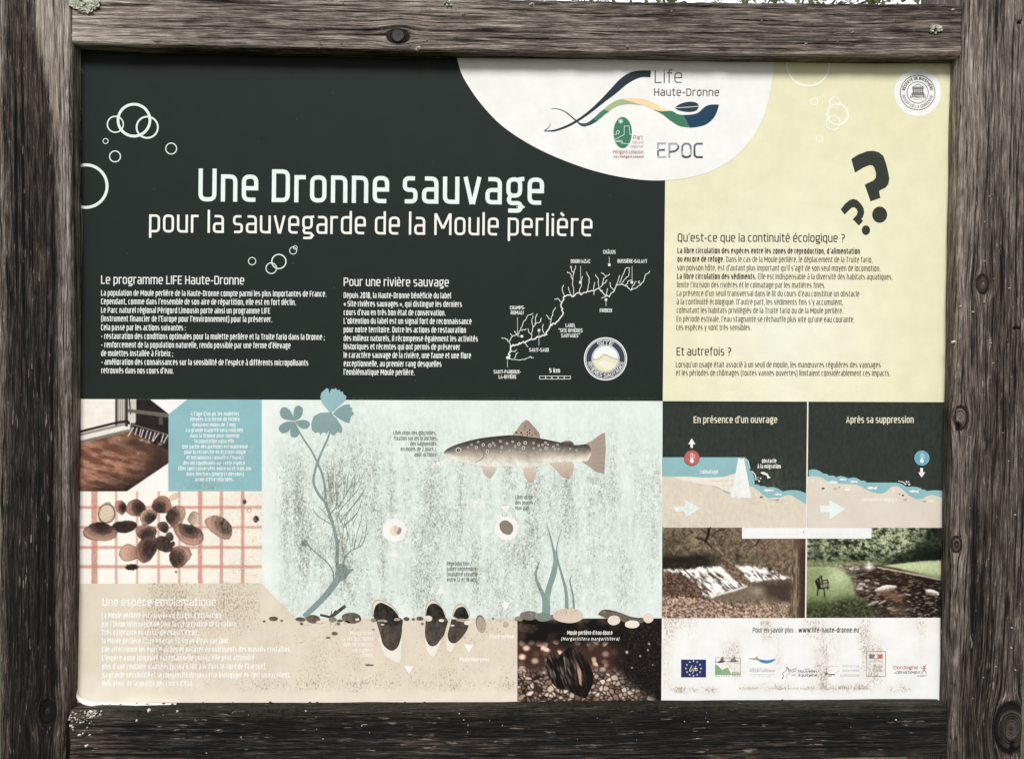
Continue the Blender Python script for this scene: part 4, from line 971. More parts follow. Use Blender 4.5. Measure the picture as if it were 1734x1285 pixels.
# ---- photograph of the rearing tank
def tank(X, Y):
    n = fbm(X / 9, Y / 7, 101); f = fbm(X / 2.2, Y / 2.2, 102, 3)
    c = lerp((38, 30, 28), (92, 62, 50), sstep(.35, .65, n))
    # water: lit reddish brown, dark towards the lower right
    g = sstep(-22, 34, (835 - Y) + (185 - X) * .36 + 16 * (n - .5) - 8)
    lit = lerp((112, 74, 60), (178, 132, 108), sstep(.35, .7, fbm((X + Y * .5) / 26, (Y - X * .25) / 7, 104)) * sstep(300, 190, X))
    c = lerp((40, 30, 28), (0, 0, 0), np.zeros_like(X)) * 1.0
    c = put(c, g, 0 * c + 0) + lit * np.clip(g, 0, 1)[..., None]
    c = c * (0.86 + 0.28 * f)[..., None]
    c = put(c, blob(X, Y, 232, 750, 34, 10) * .75, (50, 38, 35))
    c = put(c, blob(X, Y, 270, 775, 22, 34) * .7, (48, 36, 33))
    # wall, window, pipes
    sill = 752 - (X - 131) * .235
    c = put(c, Y < sill, (70, 64, 58)); c = put(c, (Y < sill) & (Y > sill - 7), (128, 120, 110))
    c = put(c, (Y < sill - 5) & (Y > sill - 13) & (X < 220), (236, 231, 222)); c = put(c, (Y < sill - 13) & (Y > sill - 18) & (X < 216), (150, 142, 132))
    c = put(c, (X < 197) & (Y < sill - 17), lerp((236, 229, 218), (250, 246, 238), n)); c = put(c, (X >= 195) & (X < 199) & (Y < sill - 16), (74, 66, 60))
    c = put(c, (X >= 199) & (X < 214) & (Y < sill - 16), lerp((218, 210, 198), (160, 150, 140), sstep(0, 1, np.abs(np.sin(X * .9)))))
    c = put(c, (X >= 212) & (X < 217) & (Y < 722), (60, 52, 48)); c = put(c, (X >= 217) & (X < 232) & (Y < 716), lerp((196, 186, 174), (232, 226, 216), n))
    c = put(c, segd(X, Y, [(219, 676), (221, 700)]) < 1.2, (40, 34, 32))
    c = put(c, (segd(X, Y, [(131, 732), (195, 716), (215, 713), (222, 718)]) < 2.1), (34, 29, 28))
    c = put(c, inpoly(X, Y, [(231, 676), (286, 676), (286, 762), (262, 752), (224, 730), (230, 712)]), lerp((30, 25, 24), (52, 44, 41), n))
    c = put(c, inpoly(X, Y, [(216, 692), (286, 700), (286, 707), (216, 698)]), (110, 100, 92)); c = put(c, (X > 269) & (X < 276) & (Y > 706) & (Y < 719), (86, 80, 76))
    for a, b in [((226, 724), (217, 738)), ((232, 725), (229, 736)), ((239, 726), (236, 738)), ((243, 727), (239, 740)), ((250, 729), (246, 742)), ((256, 731), (252, 744)), ((263, 732), (258, 746)), ((269, 733), (259, 747)), ((277, 735), (273, 748)), ((284, 737), (277, 750)), ((221, 715), (219, 728))]:
        c = put(c, segd(X, Y, [a, b]) < .75, (228, 222, 214))
    c = put(c, segd(X, Y, [(222, 718), (250, 726), (285, 736)]) < .9, (120, 110, 104))
    for x, y, r_ in [(234, 768, 2.2), (240, 745, 4), (250, 748, 5), (271, 752, 3.5), (202, 744, 1.8), (208, 779, 1.3)]:
        c = put(c, blob(X, Y, x, y, r_, r_ * .6) * (0.4 + .9 * f), (196, 172, 156))
    c = put(c, inpoly(X, Y, [(254, 676), (290, 676), (290, 704)]), (243, 242, 240)); c = put(c, inpoly(X, Y, [(213, 833), (287, 783), (287, 833)]), (244, 242, 238))
    return c
picture('tank_photo', [(124, 675.6), (285.5, 676.2), (285.5, 831.6), (124, 831.8)], 1.4, tank)

# ---- turquoise caption box
cb = Art(); cb.quad([(285.3, 676.2), (443.4, 676.8), (443.4, 831.5), (285.3, 831.6)], 5, TEAL); cbx = cb.build('caption_box', panel, 1)
A = Art(); A.poly([(285.3, 676.3), (317.5, 676.4), (285.3, 701.5)], (243, 242, 240)); A.build('corner_flash', cbx, 2)
tl = [('À l’âge d’un an, les mulettes', 1015, 1445), ('élevées à la ferme de Firbeix', 1010, 1450), ('mesurent moins de 2 mm.', 1030, 1420), ('La grande majorité sera relâchée', 977, 1480), ('dans la Dronne pour soutenir', 1008, 1450),
      ('la population naturelle.', 1050, 1408), ('Une partie des juvéniles est maintenue', 940, 1522), ('pour la recherche en écotoxicologie', 957, 1503), ('et notamment connaître l’impact', 977, 1485), ('des micropolluants sur cette espèce.', 948, 1505),
      ('Elles sont conservées entre un et trois ans', 905, 1555), ('dans des bacs (photo ci-dessous)', 977, 1485), ('avant d’être relâchées.', 1055, 1395)]
A = Art()
for i, (s_, a, b) in enumerate(tl):
    y = 703.6 + 9.25 * i; text(A, s_, 130 + a / 5.255, y, 130 + b / 5.255, y, 6.5, .15, (240, 247, 246), seg=2)
A.build('paragraph', cbx, 2)

# ---- photograph of young mussels on a grid
def mussels(X, Y):
    u = (X - 130) * 5.42; v = (Y - 825) * 5.42
    n = fbm(X / 5, Y / 5, 111); f = fbm(X / 1.6, Y / 1.6, 112, 2)
    c = lerp((250, 244, 234), (244, 234, 218), n * sstep(300, 1400, u))
    gx = np.zeros_like(X)
    wob = 4 * (vn(X / 6, Y / 6, 5) - .5)
    for x0, wd in [(-60, 10), (163, 27), (362, 11), (555, 10), (752, 11), (942, 10), (1133, 19), (1328, 14), (1523, 14)]:
        gx = np.maximum(gx, sstep(wd + 7, wd - 5, np.abs(u - x0 + wob)) * (.85 if wd > 12 else .65))
    gy = np.zeros_like(X)
    for y0, wd in [(183, 13), (365, 10), (550, 13), (727, 14)]:
        gy = np.maximum(gy, sstep(wd + 7, wd - 5, np.abs(v - y0 + wob)) * .75)
    c = put(c, np.maximum(gx, gy) * (.65 + .5 * f), (198, 130, 112)); c = put(c, gx * gy * .5, (180, 112, 96))
    def shell(cx, cy, rx, ry, a, ux, uy, pale=(186, 144, 126), dark=(44, 31, 29), k=1.0, seed=1):
        nonlocal c
        a = math.radians(a); dx = u - cx; dy = v - cy; p = (dx * math.cos(a) + dy * math.sin(a)) / rx; q = (-dx * math.sin(a) + dy * math.cos(a)) / ry
        ang = np.arctan2(q, p); r = np.hypot(p, q) * (1 + .10 * np.sin(2 * ang + seed) + .05 * np.sin(3 * ang + 2 * seed) + .16 * (fbm(u / 34, v / 34, 113, 2) - .5))
        mk = sstep(1.05, .97, r)
        du = np.hypot(p - ux, q - uy)
        t = sstep(.25, 1.35, du * k + .35 * (f - .5) + .25 * (n - .5)); ring_ = .10 * np.sin(du * 17 + seed) * sstep(.3, .9, du)
        t = np.clip(t + ring_, 0, 1)
        col = lerp(dark, pale, t); edge = sstep(.86, 1.0, r) * .35
        col = col * (1 - edge)[..., None]
        c = put(c, mk, col)
    T = (206, 178, 150)
    shell(275, 240, 78, 88, 20, 2, 2, (222, 204, 178), (120, 96, 80), .5, 2); c = put(c, (np.abs(np.hypot((u - 275) / 78, (v - 240) / 88) - .97) < .06), (104, 74, 60))
    shell(405, 180, 52, 62, 0, .5, .1, seed=3); shell(545, 190, 80, 88, -20, .35, .05, seed=4); shell(780, 160, 78, 88, 20, -.15, .45, (176, 128, 110), seed=5)
    shell(655, 270, 75, 72, 0, .35, .25, T, k=.95, seed=6); shell(910, 265, 88, 92, 10, -.6, .1, (202, 162, 142), k=.85, seed=7); shell(1075, 285, 58, 55, 20, -2, 0, (220, 204, 180), (150, 120, 100), .4, 8)
    shell(895, 85, 60, 22, -35, 3, 3, (232, 206, 184), (200, 160, 140), .3, 8)
    shell(440, 360, 112, 56, 4, -.1, 0, (92, 68, 60), k=.6, seed=0); shell(635, 412, 98, 68, -12, .1, .3, (180, 138, 120), seed=9); shell(795, 362, 48, 54, 0, .2, .2, (120, 90, 80), seed=10)
    shell(215, 408, 138, 92, 3, .1, -.55, seed=11); shell(480, 600, 82, 84, 30, 2.2, -1, (212, 172, 148), (150, 108, 92), .4, 12); shell(640, 565, 95, 120, 15, .3, -.1, (176, 134, 118), k=.85, seed=13)
    shell(850, 455, 44, 38, 0, .3, .3, (110, 84, 76), seed=14); shell(800, 522, 92, 62, 28, .1, .0, (104, 74, 66), k=.75, seed=15); shell(882, 517, 22, 20, 0, 0, 0, (50, 36, 34), k=.4)
    shell(1030, 430, 132, 92, 14, .05, -.55, (196, 152, 134), seed=16); shell(1310, 360, 125, 92, 32, .35, -.35, (200, 158, 138), seed=17); shell(945, 632, 100, 96, -25, -.5, .05, (188, 146, 128), k=.9, seed=18)
    for x, y, a, b in [(505, 730, 60, 30), (912, 775, 12, 8), (1645, 290, 28, 30), (1540, 130, 16, 24)]:
        c = put(c, sstep(1.1, .85, np.hypot((u - x) / a, (v - y) / b) + .5 * (f - .5)), (34, 26, 24))
    c = put(c, (np.abs(np.hypot((u - 1583) / 20, (v - 212) / 18) - .9) < .16), (170, 140, 116))
    return c
picture('mussel_photo', [(124, 831.8), (443.4, 831.5), (443.4, 987.2), (124, 987.9)], 1.4, mussels)

# ---- sand coloured field
sand = Art(); sand.quad([(124, 987.9), (480, 987.2), (480, 1189), (124, 1189)], 5, SAND); sand.quad([(480, 1040), (877, 1040), (877, 1189), (480, 1189)], 5, SAND)
def sandc(X, Y):
    n = fbm(X / 30, Y / 30, 47)[..., None]; lo = sstep(1120, 1180, Y)[..., None]
    return alb((226, 215, 196)) * (1 - lo * .6) + alb((240, 230, 212)) * lo * .6 + (n - .5) * .05
sand = Art(); sand.quad([(124, 987.9), (878, 986.4), (878, 1189), (124, 1189)], 5, sandc); es = sand.build('sand_field', panel, 1)
PALE = (252, 251, 247)
one('heading', es, 3, 'Une espèce emblématique', 174, 1025.6, 366, 1025.6, 13.6, .14, PALE, seg=4, dk=.6)
block('paragraph', es, 3, [('La Moule perlière est classée en danger d’extinction', 172.5, 1046.2, 374), ('par l’Union Internationale pour la conservation de la nature.', 172.5, 1060.6, 402), ('Très exigeante en terme de qualité d’eau,', 172.5, 1075, 336),
      ('la Moule perlière filtre environ 50 litres d’eau par jour.', 172.7, 1089, 389), ('Elle affectionne les eaux fraîches et pauvres en nutriments des massifs cristallins.', 172.8, 1103.5, 493), ('L’espèce a une longévité exceptionnelle puisqu’elle peut atteindre', 173, 1117.9, 431),
      ('plus d’une centaine d’années (jusqu’à 100 ans dans le Nord de l’Europe).', 173, 1132.5, 451), ('Sa grande sensibilité et la complexité de son cycle biologique en font un excellent', 173, 1146.9, 490), ('indicateur de la qualité des cours d’eau.', 173, 1161.3, 328)], 9.4, .15, PALE, drop=-.001, dk=.7)
A = Art()
for s_, x1, y in [('Maturation des', 632, 1074.5), ('larves (glochidies)', 631.5, 1084), ('dans les branchies', 632, 1093.5), ('des moules /', 630, 1103), ('1 mois', 631, 1112)]:
    text(A, s_, x1 - len(s_) * 2.75, y, x1, y, 6.3, .13, (250, 248, 241), seg=2)
A.build('note', es, 3, dk=.5)
one('note', es, 3, 'Phase enfouie', 829, 1080.5, 870, 1080.5, 6.6, .15, (252, 250, 244), seg=2, dk=.4); one('note', es, 3, 'Phase émergente', 779, 1119.5, 828, 1119.5, 6.6, .15, (252, 250, 244), seg=2, dk=.4)
for x, y in [(692.5, 1133), (794, 1096.5)]:
    A = Art(); A.poly([(x - 8, y - 6), (x + 8, y - 6), (x, y + 8)], (243, 243, 238)); A.build('arrow', es, 3, dk=.3)

# ---- pale green water drawing
def mintc(X, Y):
    n = fbm(X / 26, Y / 45, 45)[..., None]; k = sstep(500, 448, X)[..., None] * .5
    return alb((229, 240, 233)) * (1 - k) + alb((238, 240, 234)) * k + (n - .5) * np.array([.05, .03, .035])
ww = Art()
ww.quad([(443.4, 676.8), (1121.8, 679), (1121, 990), (443.4, 988)], 4, mintc); ww.quad([(443.4, 988), (1121, 990), (1120.6, 1046.3), (502, 1047.2)], 4, mintc)
wi = ww.build('water_drawing', panel, 2)
bubbles(wi, 3, [(627, 735, 11, 1.4), (643, 723, 8, 1.2)], (246, 246, 242))
A = Art(); A.ring(672, 672, 22, 1.6, (246, 246, 242), a0=20, a1=160); A.build('bubble', wi, 3)
# drawn plants
PL = (132, 156, 154)
z2 = lambda P: [(430 + a / 3.893, 640 + b / 3.893) for a, b in P]
z6 = lambda P: [(430 + a / 3.893, 955 + b / 3.893) for a, b in P]
z7 = lambda P: [(830 + a / 3.893, 955 + b / 3.893) for a, b in P]
A = Art()
def stem(P, w1, w2, dy=0, col=PL): A.stroke(smooth(P, 4), w1, col, dy=dy, w2=w2)
stem(z2([(265, 290), (320, 390), (380, 480), (420, 560), (455, 650), (470, 740), (470, 800)]), 2.6, 4.2)
stem(z2([(505, 330), (490, 390), (450, 480), (420, 555), (396, 640), (396, 700), (430, 770), (470, 820), (500, 900), (530, 1000), (550, 1100), (548, 1200), (560, 1260)]), 2.8, 6.2, 1)
stem(z2([(350, 1095), (420, 1160), (480, 1210), (520, 1270), (525, 1340)]), 2.0, 2.4, 2)
stem(z2([(388, 858), (420, 905), (470, 940), (505, 960)]), 1.2, 1.8, 3); stem(z2([(420, 840), (470, 890), (500, 930)]), .8, 1.4, 3)
stem(z6([(575, 60), (545, 110), (490, 185), (420, 260), (330, 345)]), 12, 8.5, 4)
A.poly(z2([(540, 1210), (560, 1225), (590, 1215), (615, 1235), (620, 1258), (662, 1255), (630, 1285), (600, 1330), (560, 1335), (535, 1290)]), PL, dy=6)
stem(z2([(590, 1240), (600, 1180), (650, 1130), (715, 1095), (740, 1000), (745, 920)]), 2.4, .7, 7)
A.disc(*z2([(335, 1090)])[0], 6, 5.5, PL, dy=5, wob=.4, seed=3)
# feathery leaves
for P in [[(500, 900), (545, 830), (540, 700), (548, 660)], [(525, 820), (480, 740), (470, 690)], [(545, 860), (590, 800), (640, 700), (655, 650)], [(560, 880), (610, 820), (680, 740), (712, 670)], [(570, 950), (600, 900), (690, 800), (742, 712)],
          [(520, 830), (500, 730), (490, 620)], [(530, 800), (522, 700), (524, 630)], [(590, 800), (600, 700), (598, 620)], [(610, 760), (620, 660), (630, 600)], [(550, 900), (590, 980), (580, 1080), (600, 1180)], [(590, 990), (610, 900), (640, 860)],
          [(595, 970), (650, 920), (690, 870), (712, 800)], [(560, 1060), (600, 1170), (640, 1130)], [(600, 960), (630, 1060), (640, 1140)], [(660, 1120), (680, 1020), (700, 960), (715, 880)], [(690, 1105), (712, 1040), (720, 970)], [(545, 900), (560, 1000), (600, 1190)], [(620, 1060), (612, 1000), (610, 970)], [(655, 750), (665, 690), (668, 640)], [(640, 860), (690, 790), (725, 740)]]:
    stem(z2(P), 1.4, .5, 8 + (len(A.f) % 5), (128, 148, 145))
# flowers
def petal(P, dy, col=(128, 156, 157)): A.poly(smooth(z2(P + [P[0]]), 3)[:-1], col, dy=dy)
petal([(270, 280), (248, 228), (222, 198), (190, 192), (172, 220), (180, 255), (210, 272)], 12); petal([(262, 282), (262, 225), (275, 190), (300, 182), (322, 200), (318, 240), (296, 268)], 13); petal([(270, 285), (320, 276), (355, 282), (370, 305), (350, 330), (318, 330), (290, 312)], 14)
petal([(262, 285), (298, 340), (292, 378), (270, 390), (245, 380), (240, 340)], 15); petal([(260, 285), (215, 288), (180, 305), (163, 335), (190, 362), (225, 350), (250, 315)], 16)
G2 = (134, 164, 166)
A.poly(z2([(500, 225), (450, 165), (438, 125), (447, 95), (480, 66), (492, 72), (498, 100), (512, 70), (528, 74), (540, 66), (552, 82), (566, 76), (572, 92), (588, 90), (590, 108), (610, 118), (606, 140), (585, 165), (550, 190), (530, 215)]), (150, 187, 192), dy=12)
A.poly(z2([(520, 235), (560, 195), (600, 175), (632, 172), (634, 190), (652, 200), (645, 215), (662, 235), (640, 252), (630, 295), (605, 290), (560, 265)]), G2, dy=14)
A.poly(z2([(515, 225), (440, 228), (395, 250), (378, 300), (382, 340), (405, 362), (425, 352), (440, 370), (458, 352), (480, 368), (500, 330), (525, 270)]), G2, dy=16)
A.poly(z2([(515, 240), (545, 265), (570, 305), (584, 330), (576, 360), (552, 350), (526, 378), (500, 360), (490, 340), (500, 290)]), G2, dy=18)
rt = random.Random(4)
for k in range(46):
    x, y = rt.uniform(545, 600), rt.uniform(815, 930); L = rt.uniform(10, 34); a_ = rt.uniform(-1.75, -.75)
    stem([(x, y), (x + L * .5 * math.cos(a_), y + L * .5 * math.sin(a_)), (x + L * math.cos(a_ - .15), y + L * math.sin(a_ - .15))], .9, .35, 3 + k % 9, (132, 156, 154))
A.build('flowering_plant', wi, 3)
A = Art()
stem(z7([(345, 340), (375, 330), (375, 200), (400, 100), (425, -20), (405, -150), (370, -270)]), 13, .6, 0); stem(z7([(360, 330), (355, 220), (320, 140), (300, 70), (318, 0), (330, -20)]), 9, .8, 1); stem(z7([(378, 250), (395, 160), (430, 60), (440, -30), (425, -100)]), 7, 1.0, 2)
stem(z7([(505, 290), (500, 180), (475, 80), (445, -30), (440, -120), (470, -230)]), 6.5, .7, 3); stem(z7([(552, 295), (545, 200), (526, 120), (530, 90), (540, 70)]), 4, .8, 4)
A.build('water_weed', wi, 3)
# trout
zt_ = lambda P: [(740 + a / 5.78, 700 + b / 5.78) for a, b in P]
tp = np.array(zt_([(72, 372), (110, 340), (200, 300), (330, 262), (450, 238), (600, 220), (740, 212), (900, 228), (1050, 250), (1200, 282), (1340, 308), (1440, 302), (1490, 312), (1506, 360)]))
bt = np.array(zt_([(60, 400), (90, 425), (200, 465), (330, 492), (450, 512), (600, 522), (750, 518), (850, 532), (1000, 512), (1120, 482), (1300, 470), (1420, 468), (1475, 462), (1506, 395)]))
A = Art()
FN = (184, 168, 154)
def finp(P, dy, c0=FN, c1=(150, 130, 118)):
    P = np.array(zt_(P)); x = P[:, 1]; t = (x - x.min()) / (np.ptp(x) + 1e-9)
    b = len(P); A.add(P[::-1] if np.sum(P[:, 0] * np.roll(P[:, 1], -1) - np.roll(P[:, 0], -1) * P[:, 1]) > 0 else P, [range(b)], lerp(alb(c0), alb(c1), t if False else t * .6), dy)
finp([(1425, 308), (1520, 262), (1600, 202), (1645, 185), (1652, 350), (1637, 590), (1560, 572), (1480, 512), (1412, 468), (1480, 460), (1500, 400), (1490, 330)], 0, (176, 158, 146), (170, 152, 140))
finp([(735, 214), (780, 160), (830, 90), (870, 62), (900, 75), (960, 140), (1000, 190), (1012, 242), (900, 230)], 0, (150, 134, 122), (196, 178, 164)); finp([(1205, 290), (1225, 278), (1260, 268), (1310, 268), (1338, 290), (1340, 312)], 0, (104, 90, 84), (96, 82, 76))
finp([(428, 500), (460, 590), (500, 632), (520, 635), (560, 590), (582, 540), (575, 505)], 0, (226, 212, 198), (150, 124, 112)); finp([(830, 520), (860, 620), (890, 665), (925, 670), (965, 610), (978, 550), (960, 505)], 0, (226, 212, 196), (170, 142, 124)); finp([(1090, 480), (1160, 550), (1230, 625), (1290, 638), (1330, 590), (1342, 500), (1310, 462)], 0, (216, 198, 182), (168, 144, 130))
for k in range(7):
    A.stroke(zt_([(1520, 300 + 34 * k), (1640, 225 + 52 * k)]), .5, (150, 126, 116), dy=2)
N = 70; sx = np.linspace(0, 1, N); rows = 16
def rs(P):
    d = np.concatenate([[0], np.cumsum(np.hypot(*np.diff(P, axis=0).T))]); d /= d[-1]
    S = smooth(P, 8); dd = np.concatenate([[0], np.cumsum(np.hypot(*np.diff(S, axis=0).T))]); dd /= dd[-1]
    return np.column_stack([np.interp(sx, dd, S[:, 0]), np.interp(sx, dd, S[:, 1])])
T_, B_ = rs(tp), rs(bt)
vv = np.linspace(0, 1, rows)[:, None]
PX = T_[:, 0] * (1 - vv) + B_[:, 0] * vv; PY = T_[:, 1] * (1 - vv) + B_[:, 1] * vv
stops = [0, .06, .25, .45, .62, .80, 1]; cs = np.array([(40, 35, 34), (68, 61, 58), (104, 95, 90), (148, 137, 128), (192, 179, 165), (226, 217, 203), (240, 240, 230)], float)
vb = np.clip(vv + .10 * (fbm(PX / 9, PY / 9, 77) - .5) + .0 * PX, 0, 1)
cc = np.stack([np.interp(vb, stops, cs[:, k]) for k in range(3)], -1)
hd = sstep(770, 752, PX)[..., None] * sstep(.5, .2, vb)[..., None] * .0
dk = sstep(.55, .35, np.abs((PX - 862) / 130))[..., None]
cc = cc * (1 - .12 * dk * sstep(.7, .2, vb)[..., None]) * (0.9 + .2 * fbm(PX / 3, PY / 3, 78, 2))[..., None]
i = np.arange(rows - 1)[:, None] * N; j = np.arange(N - 1)[None, :]
A.add(np.column_stack([PX.ravel(), PY.ravel()]), np.stack([i + j, i + N + j, i + N + j + 1, i + j + 1], -1).reshape(-1, 4).tolist(), alb(np.clip(cc, 0, 255)).reshape(-1, 3), 4)
A.stroke(zt_([(75, 392), (110, 400), (150, 404)]), .9, (236, 228, 218), dy=6, w2=.4)
A.stroke(smooth(zt_([(420, 330), (450, 370), (460, 405), (440, 440), (410, 462), (375, 475)])), .9, (104, 88, 80), dy=6)
A.disc(*zt_([(210, 357)])[0], 4.5, 4.5, (238, 232, 224), dy=6, n=24); A.disc(*zt_([(210, 357)])[0], 3.3, 3.3, (28, 25, 24), dy=8, n=20); A.disc(*zt_([(213, 354)])[0], 1.0, 1.0, (238, 232, 224), dy=10, n=10)
for x, y, r in [(403, 278, 11), (338, 305, 10), (304, 330, 9), (384, 334, 15), (454, 306, 15), (517, 312, 16), (549, 289, 11), (567, 311, 10), (620, 271, 12), (633, 329, 11), (685, 293, 12), (740, 276, 11), (764, 320, 11), (801, 297, 16), (863, 286, 16), (845, 335, 16), (494, 372, 15), (530, 398, 8), (565, 412, 5), (625, 372, 8), (657, 392, 8), (712, 364, 8), (714, 432, 5),
                (760, 404, 9), (812, 371, 7), (945, 289, 11), (945, 341, 11), (995, 314, 12), (1033, 307, 11), (1062, 285, 12), (1086, 303, 10), (1067, 338, 15), (1012, 355, 11), (980, 384, 8), (928, 404, 8), (876, 420, 6), (1140, 323, 11), (1180, 305, 10), (1157, 348, 11), (1190, 347, 10), (1235, 368, 9), (1144, 392, 9), (1304, 346, 10), (1366, 357, 10), (1318, 399, 9), (1088, 416, 4), (882, 376, 6)]:
    q = zt_([(x, y)])[0]
    if r > 6: A.disc(q[0], q[1], r / 5.78, r / 5.78, (232, 224, 214), dy=6, n=14)
    A.disc(q[0], q[1], r * .58 / 5.78, r * .58 / 5.78, (34, 29, 28), dy=8, n=10)
for x, y, r in [(775, 187, 10), (823, 190, 10), (883, 184, 8), (907, 163, 8), (907, 192, 8), (853, 160, 6), (863, 128, 6), (883, 210, 8), (932, 212, 7), (958, 186, 5), (969, 202, 7), (838, 206, 6), (803, 170, 5), (862, 112, 4)]:
    q = zt_([(x, y)])[0]; A.disc(q[0], q[1], r / 5.78, r / 5.78, (48, 40, 38), dy=4, n=10)
A.build('trout', wi, 3, dk=.55)
# mussels half buried in the sand
z8 = lambda P: [(600 + a / 7.225, 1000 + b / 7.225) for a, b in P]
def mussel(halo, foot, top_, low_):
    A = Art(); A.poly(smooth(z8(foot + foot[:1]), 3)[:-1], (240, 234, 221)); A.poly(smooth(z8(halo + halo[:1]), 3)[:-1], (176, 160, 146), dy=2)
    hx = np.array(z8(halo)); cxy = hx.mean(0); A.poly(smooth(((np.vstack([hx, hx[:1]]) - cxy) * .94 + cxy + [0, .8]), 3)[:-1], (236, 226, 210), dy=4)
    A.poly(smooth(z8(top_ + top_[:1]), 3)[:-1], (28, 25, 24), dy=8); A.poly(smooth(z8(low_ + low_[:1]), 3)[:-1], (62, 55, 50), dy=6)
    P = np.array(z8(low_)); c0 = P.mean(0)
    for k in (.82, .62, .42): A.stroke((smooth(np.vstack([P, P[:1]]), 3) - c0) * k + c0 + np.array([0, (1 - k) * 6]), .45, (80, 71, 64), dy=7)
    A.stroke(z8([(np.mean([p[0] for p in top_]) - 60, np.mean([p[1] for p in top_]) - 40), (np.mean([p[0] for p in top_]) + 30, np.mean([p[1] for p in top_]) + 20)]), .4, (70, 66, 62), dy=10)
    A.build('mussel', wi, 4, dk=.35)
mussel([(215, 230), (222, 165), (265, 112), (340, 112), (430, 150), (495, 210), (540, 300), (420, 340), (240, 320)], [(300, 560), (370, 780), (480, 855), (560, 865), (575, 700), (560, 560)],
       [(240, 240), (262, 180), (315, 143), (375, 158), (470, 215), (535, 300), (570, 400), (420, 420), (250, 340)], [(262, 340), (565, 330), (585, 440), (572, 560), (545, 660), (500, 715), (450, 730), (395, 700), (345, 640), (320, 540), (285, 420)])
mussel([(872, 230), (890, 150), (955, 105), (1015, 135), (1085, 220), (1118, 300), (1000, 330), (880, 320)], [(870, 540), (880, 700), (960, 805), (1030, 690), (1050, 580)],
       [(876, 300), (888, 220), (925, 165), (975, 150), (1025, 168), (1075, 220), (1110, 300), (1120, 370), (1000, 400), (880, 360)], [(876, 330), (1130, 340), (1122, 450), (1095, 540), (1050, 600), (1010, 655), (950, 676), (900, 640), (870, 560), (866, 480)])
mussel([(1200, 300), (1235, 190), (1305, 155), (1365, 185), (1412, 280), (1400, 330), (1290, 320)], [(1140, 540), (1130, 690), (1180, 752), (1230, 660), (1230, 560)],
       [(1208, 310), (1245, 225), (1300, 194), (1350, 200), (1385, 260), (1398, 330), (1300, 350)], [(1190, 345), (1400, 350), (1398, 420), (1370, 490), (1320, 560), (1260, 620), (1210, 640), (1160, 610), (1142, 540), (1160, 460)])
A = Art(); A.disc(*z8([(1548, 402)])[0], 8.2, 15.2, (110, 96, 86), rot=-.18); A.disc(*z8([(1552, 410)])[0], 7.4, 13.4, (176, 160, 146), rot=-.18, dy=2); A.poly(z8([(1530, 510), (1555, 505), (1550, 590)]), (238, 230, 216), dy=1); A.build('young_mussel', wi, 4)
A = Art(); A.disc(430 + 1660 / 3.893, 955 + 396 / 3.893, 4.6, 5, (170, 152, 136), rot=.4); A.disc(430 + 1660 / 3.893, 955 + 396 / 3.893, 3.8, 4.2, (190, 174, 158), rot=.4, dy=2); A.build('young_mussel', wi, 4)
# pebbles along the bed
pb = [(130, 358, 30, 15, 0), (68, 374, 10, 6, 0), (184, 369, 10, 7, 1), (308, 362, 34, 14, 0), (390, 360, 46, 27, 0), (314, 390, 11, 9, 0), (350, 390, 30, 10, 3), (520, 364, 26, 17, 2), (440, 380, 30, 9, 3), (645, 352, 66, 36, 0), (572, 370, 26, 8, 0), (556, 390, 14, 9, 1), (610, 380, 26, 9, 3), (682, 362, 13, 8, 4),
      (788, 366, 17, 13, 2), (820, 356, 26, 15, 4), (842, 370, 32, 8, 1), (866, 374, 16, 7, 5), (914, 364, 18, 13, 4), (944, 362, 22, 10, 5), (1006, 358, 19, 13, 0), (1051, 361, 11, 9, 0), (1094, 356, 24, 13, 0), (1150, 356, 26, 19, 4), (1200, 363, 32, 14, 2), (1236, 369, 18, 10, 4), (1263, 363, 11, 13, 0), (1337, 352, 34, 16, 4), (1375, 368, 42, 11, 5), (1410, 384, 24, 16, 4),
      (1576, 356, 9, 7, 2), (532, 454, 21, 12, 0), (490, 481, 16, 6, 0), (761, 662, 30, 6, 0), (787, 428, 9, 4, 0), (1110, 390, 10, 8, 1), (1132, 410, 16, 7, 4), (1308, 402, 15, 5, 4), (848, 396, 12, 4, 4), (410, 470, 22, 12, 3), (300, 505, 30, 9, 3)]
pc = [(86, 76, 68), (122, 110, 98), (120, 130, 120), (232, 220, 202), (238, 228, 212), (172, 156, 140)]
for i, (x, y, a, b, k) in enumerate(pb):
    A = Art(); A.disc(430 + x / 3.893, 955 + y / 3.893, a / 3.893, b / 3.893, pc[k], n=20, rot=.08 * math.sin(i * 2.3), wob=.12, seed=i); A.build('pebble', wi, 5 + i % 3)
for i, (x, y, a, b, col) in enumerate([(190, 357, 30, 16, (136, 140, 132)), (255, 336, 58, 31, (120, 112, 104)), (350, 346, 52, 30, (122, 138, 134)), (412, 348, 32, 18, (112, 112, 106)), (514, 336, 100, 50, (222, 204, 186)), (1040, 350, 34, 34, (234, 216, 202)), (815, 366, 42, 32, (236, 222, 208)), (935, 392, 48, 26, (238, 228, 214))]):
    A = Art(); A.disc(830 + x / 3.893, 955 + y / 3.893, a / 3.893, b / 3.893, col, n=28, wob=.1, seed=i + 40); A.build('pebble', wi, 9 + i % 3 if i < 5 else 14 + i % 2)
A = Art()
for P, wd in [([(437, 332), (510, 348)], 4), ([(505, 346), (514, 308)], 1.5), ([(512, 345), (542, 302)], 3), ([(515, 342), (604, 272)], 5.5)]: A.stroke(z6(P), wd, (58, 54, 48), dy=len(A.f))
A.build('driftwood', wi, 5)
A = Art()
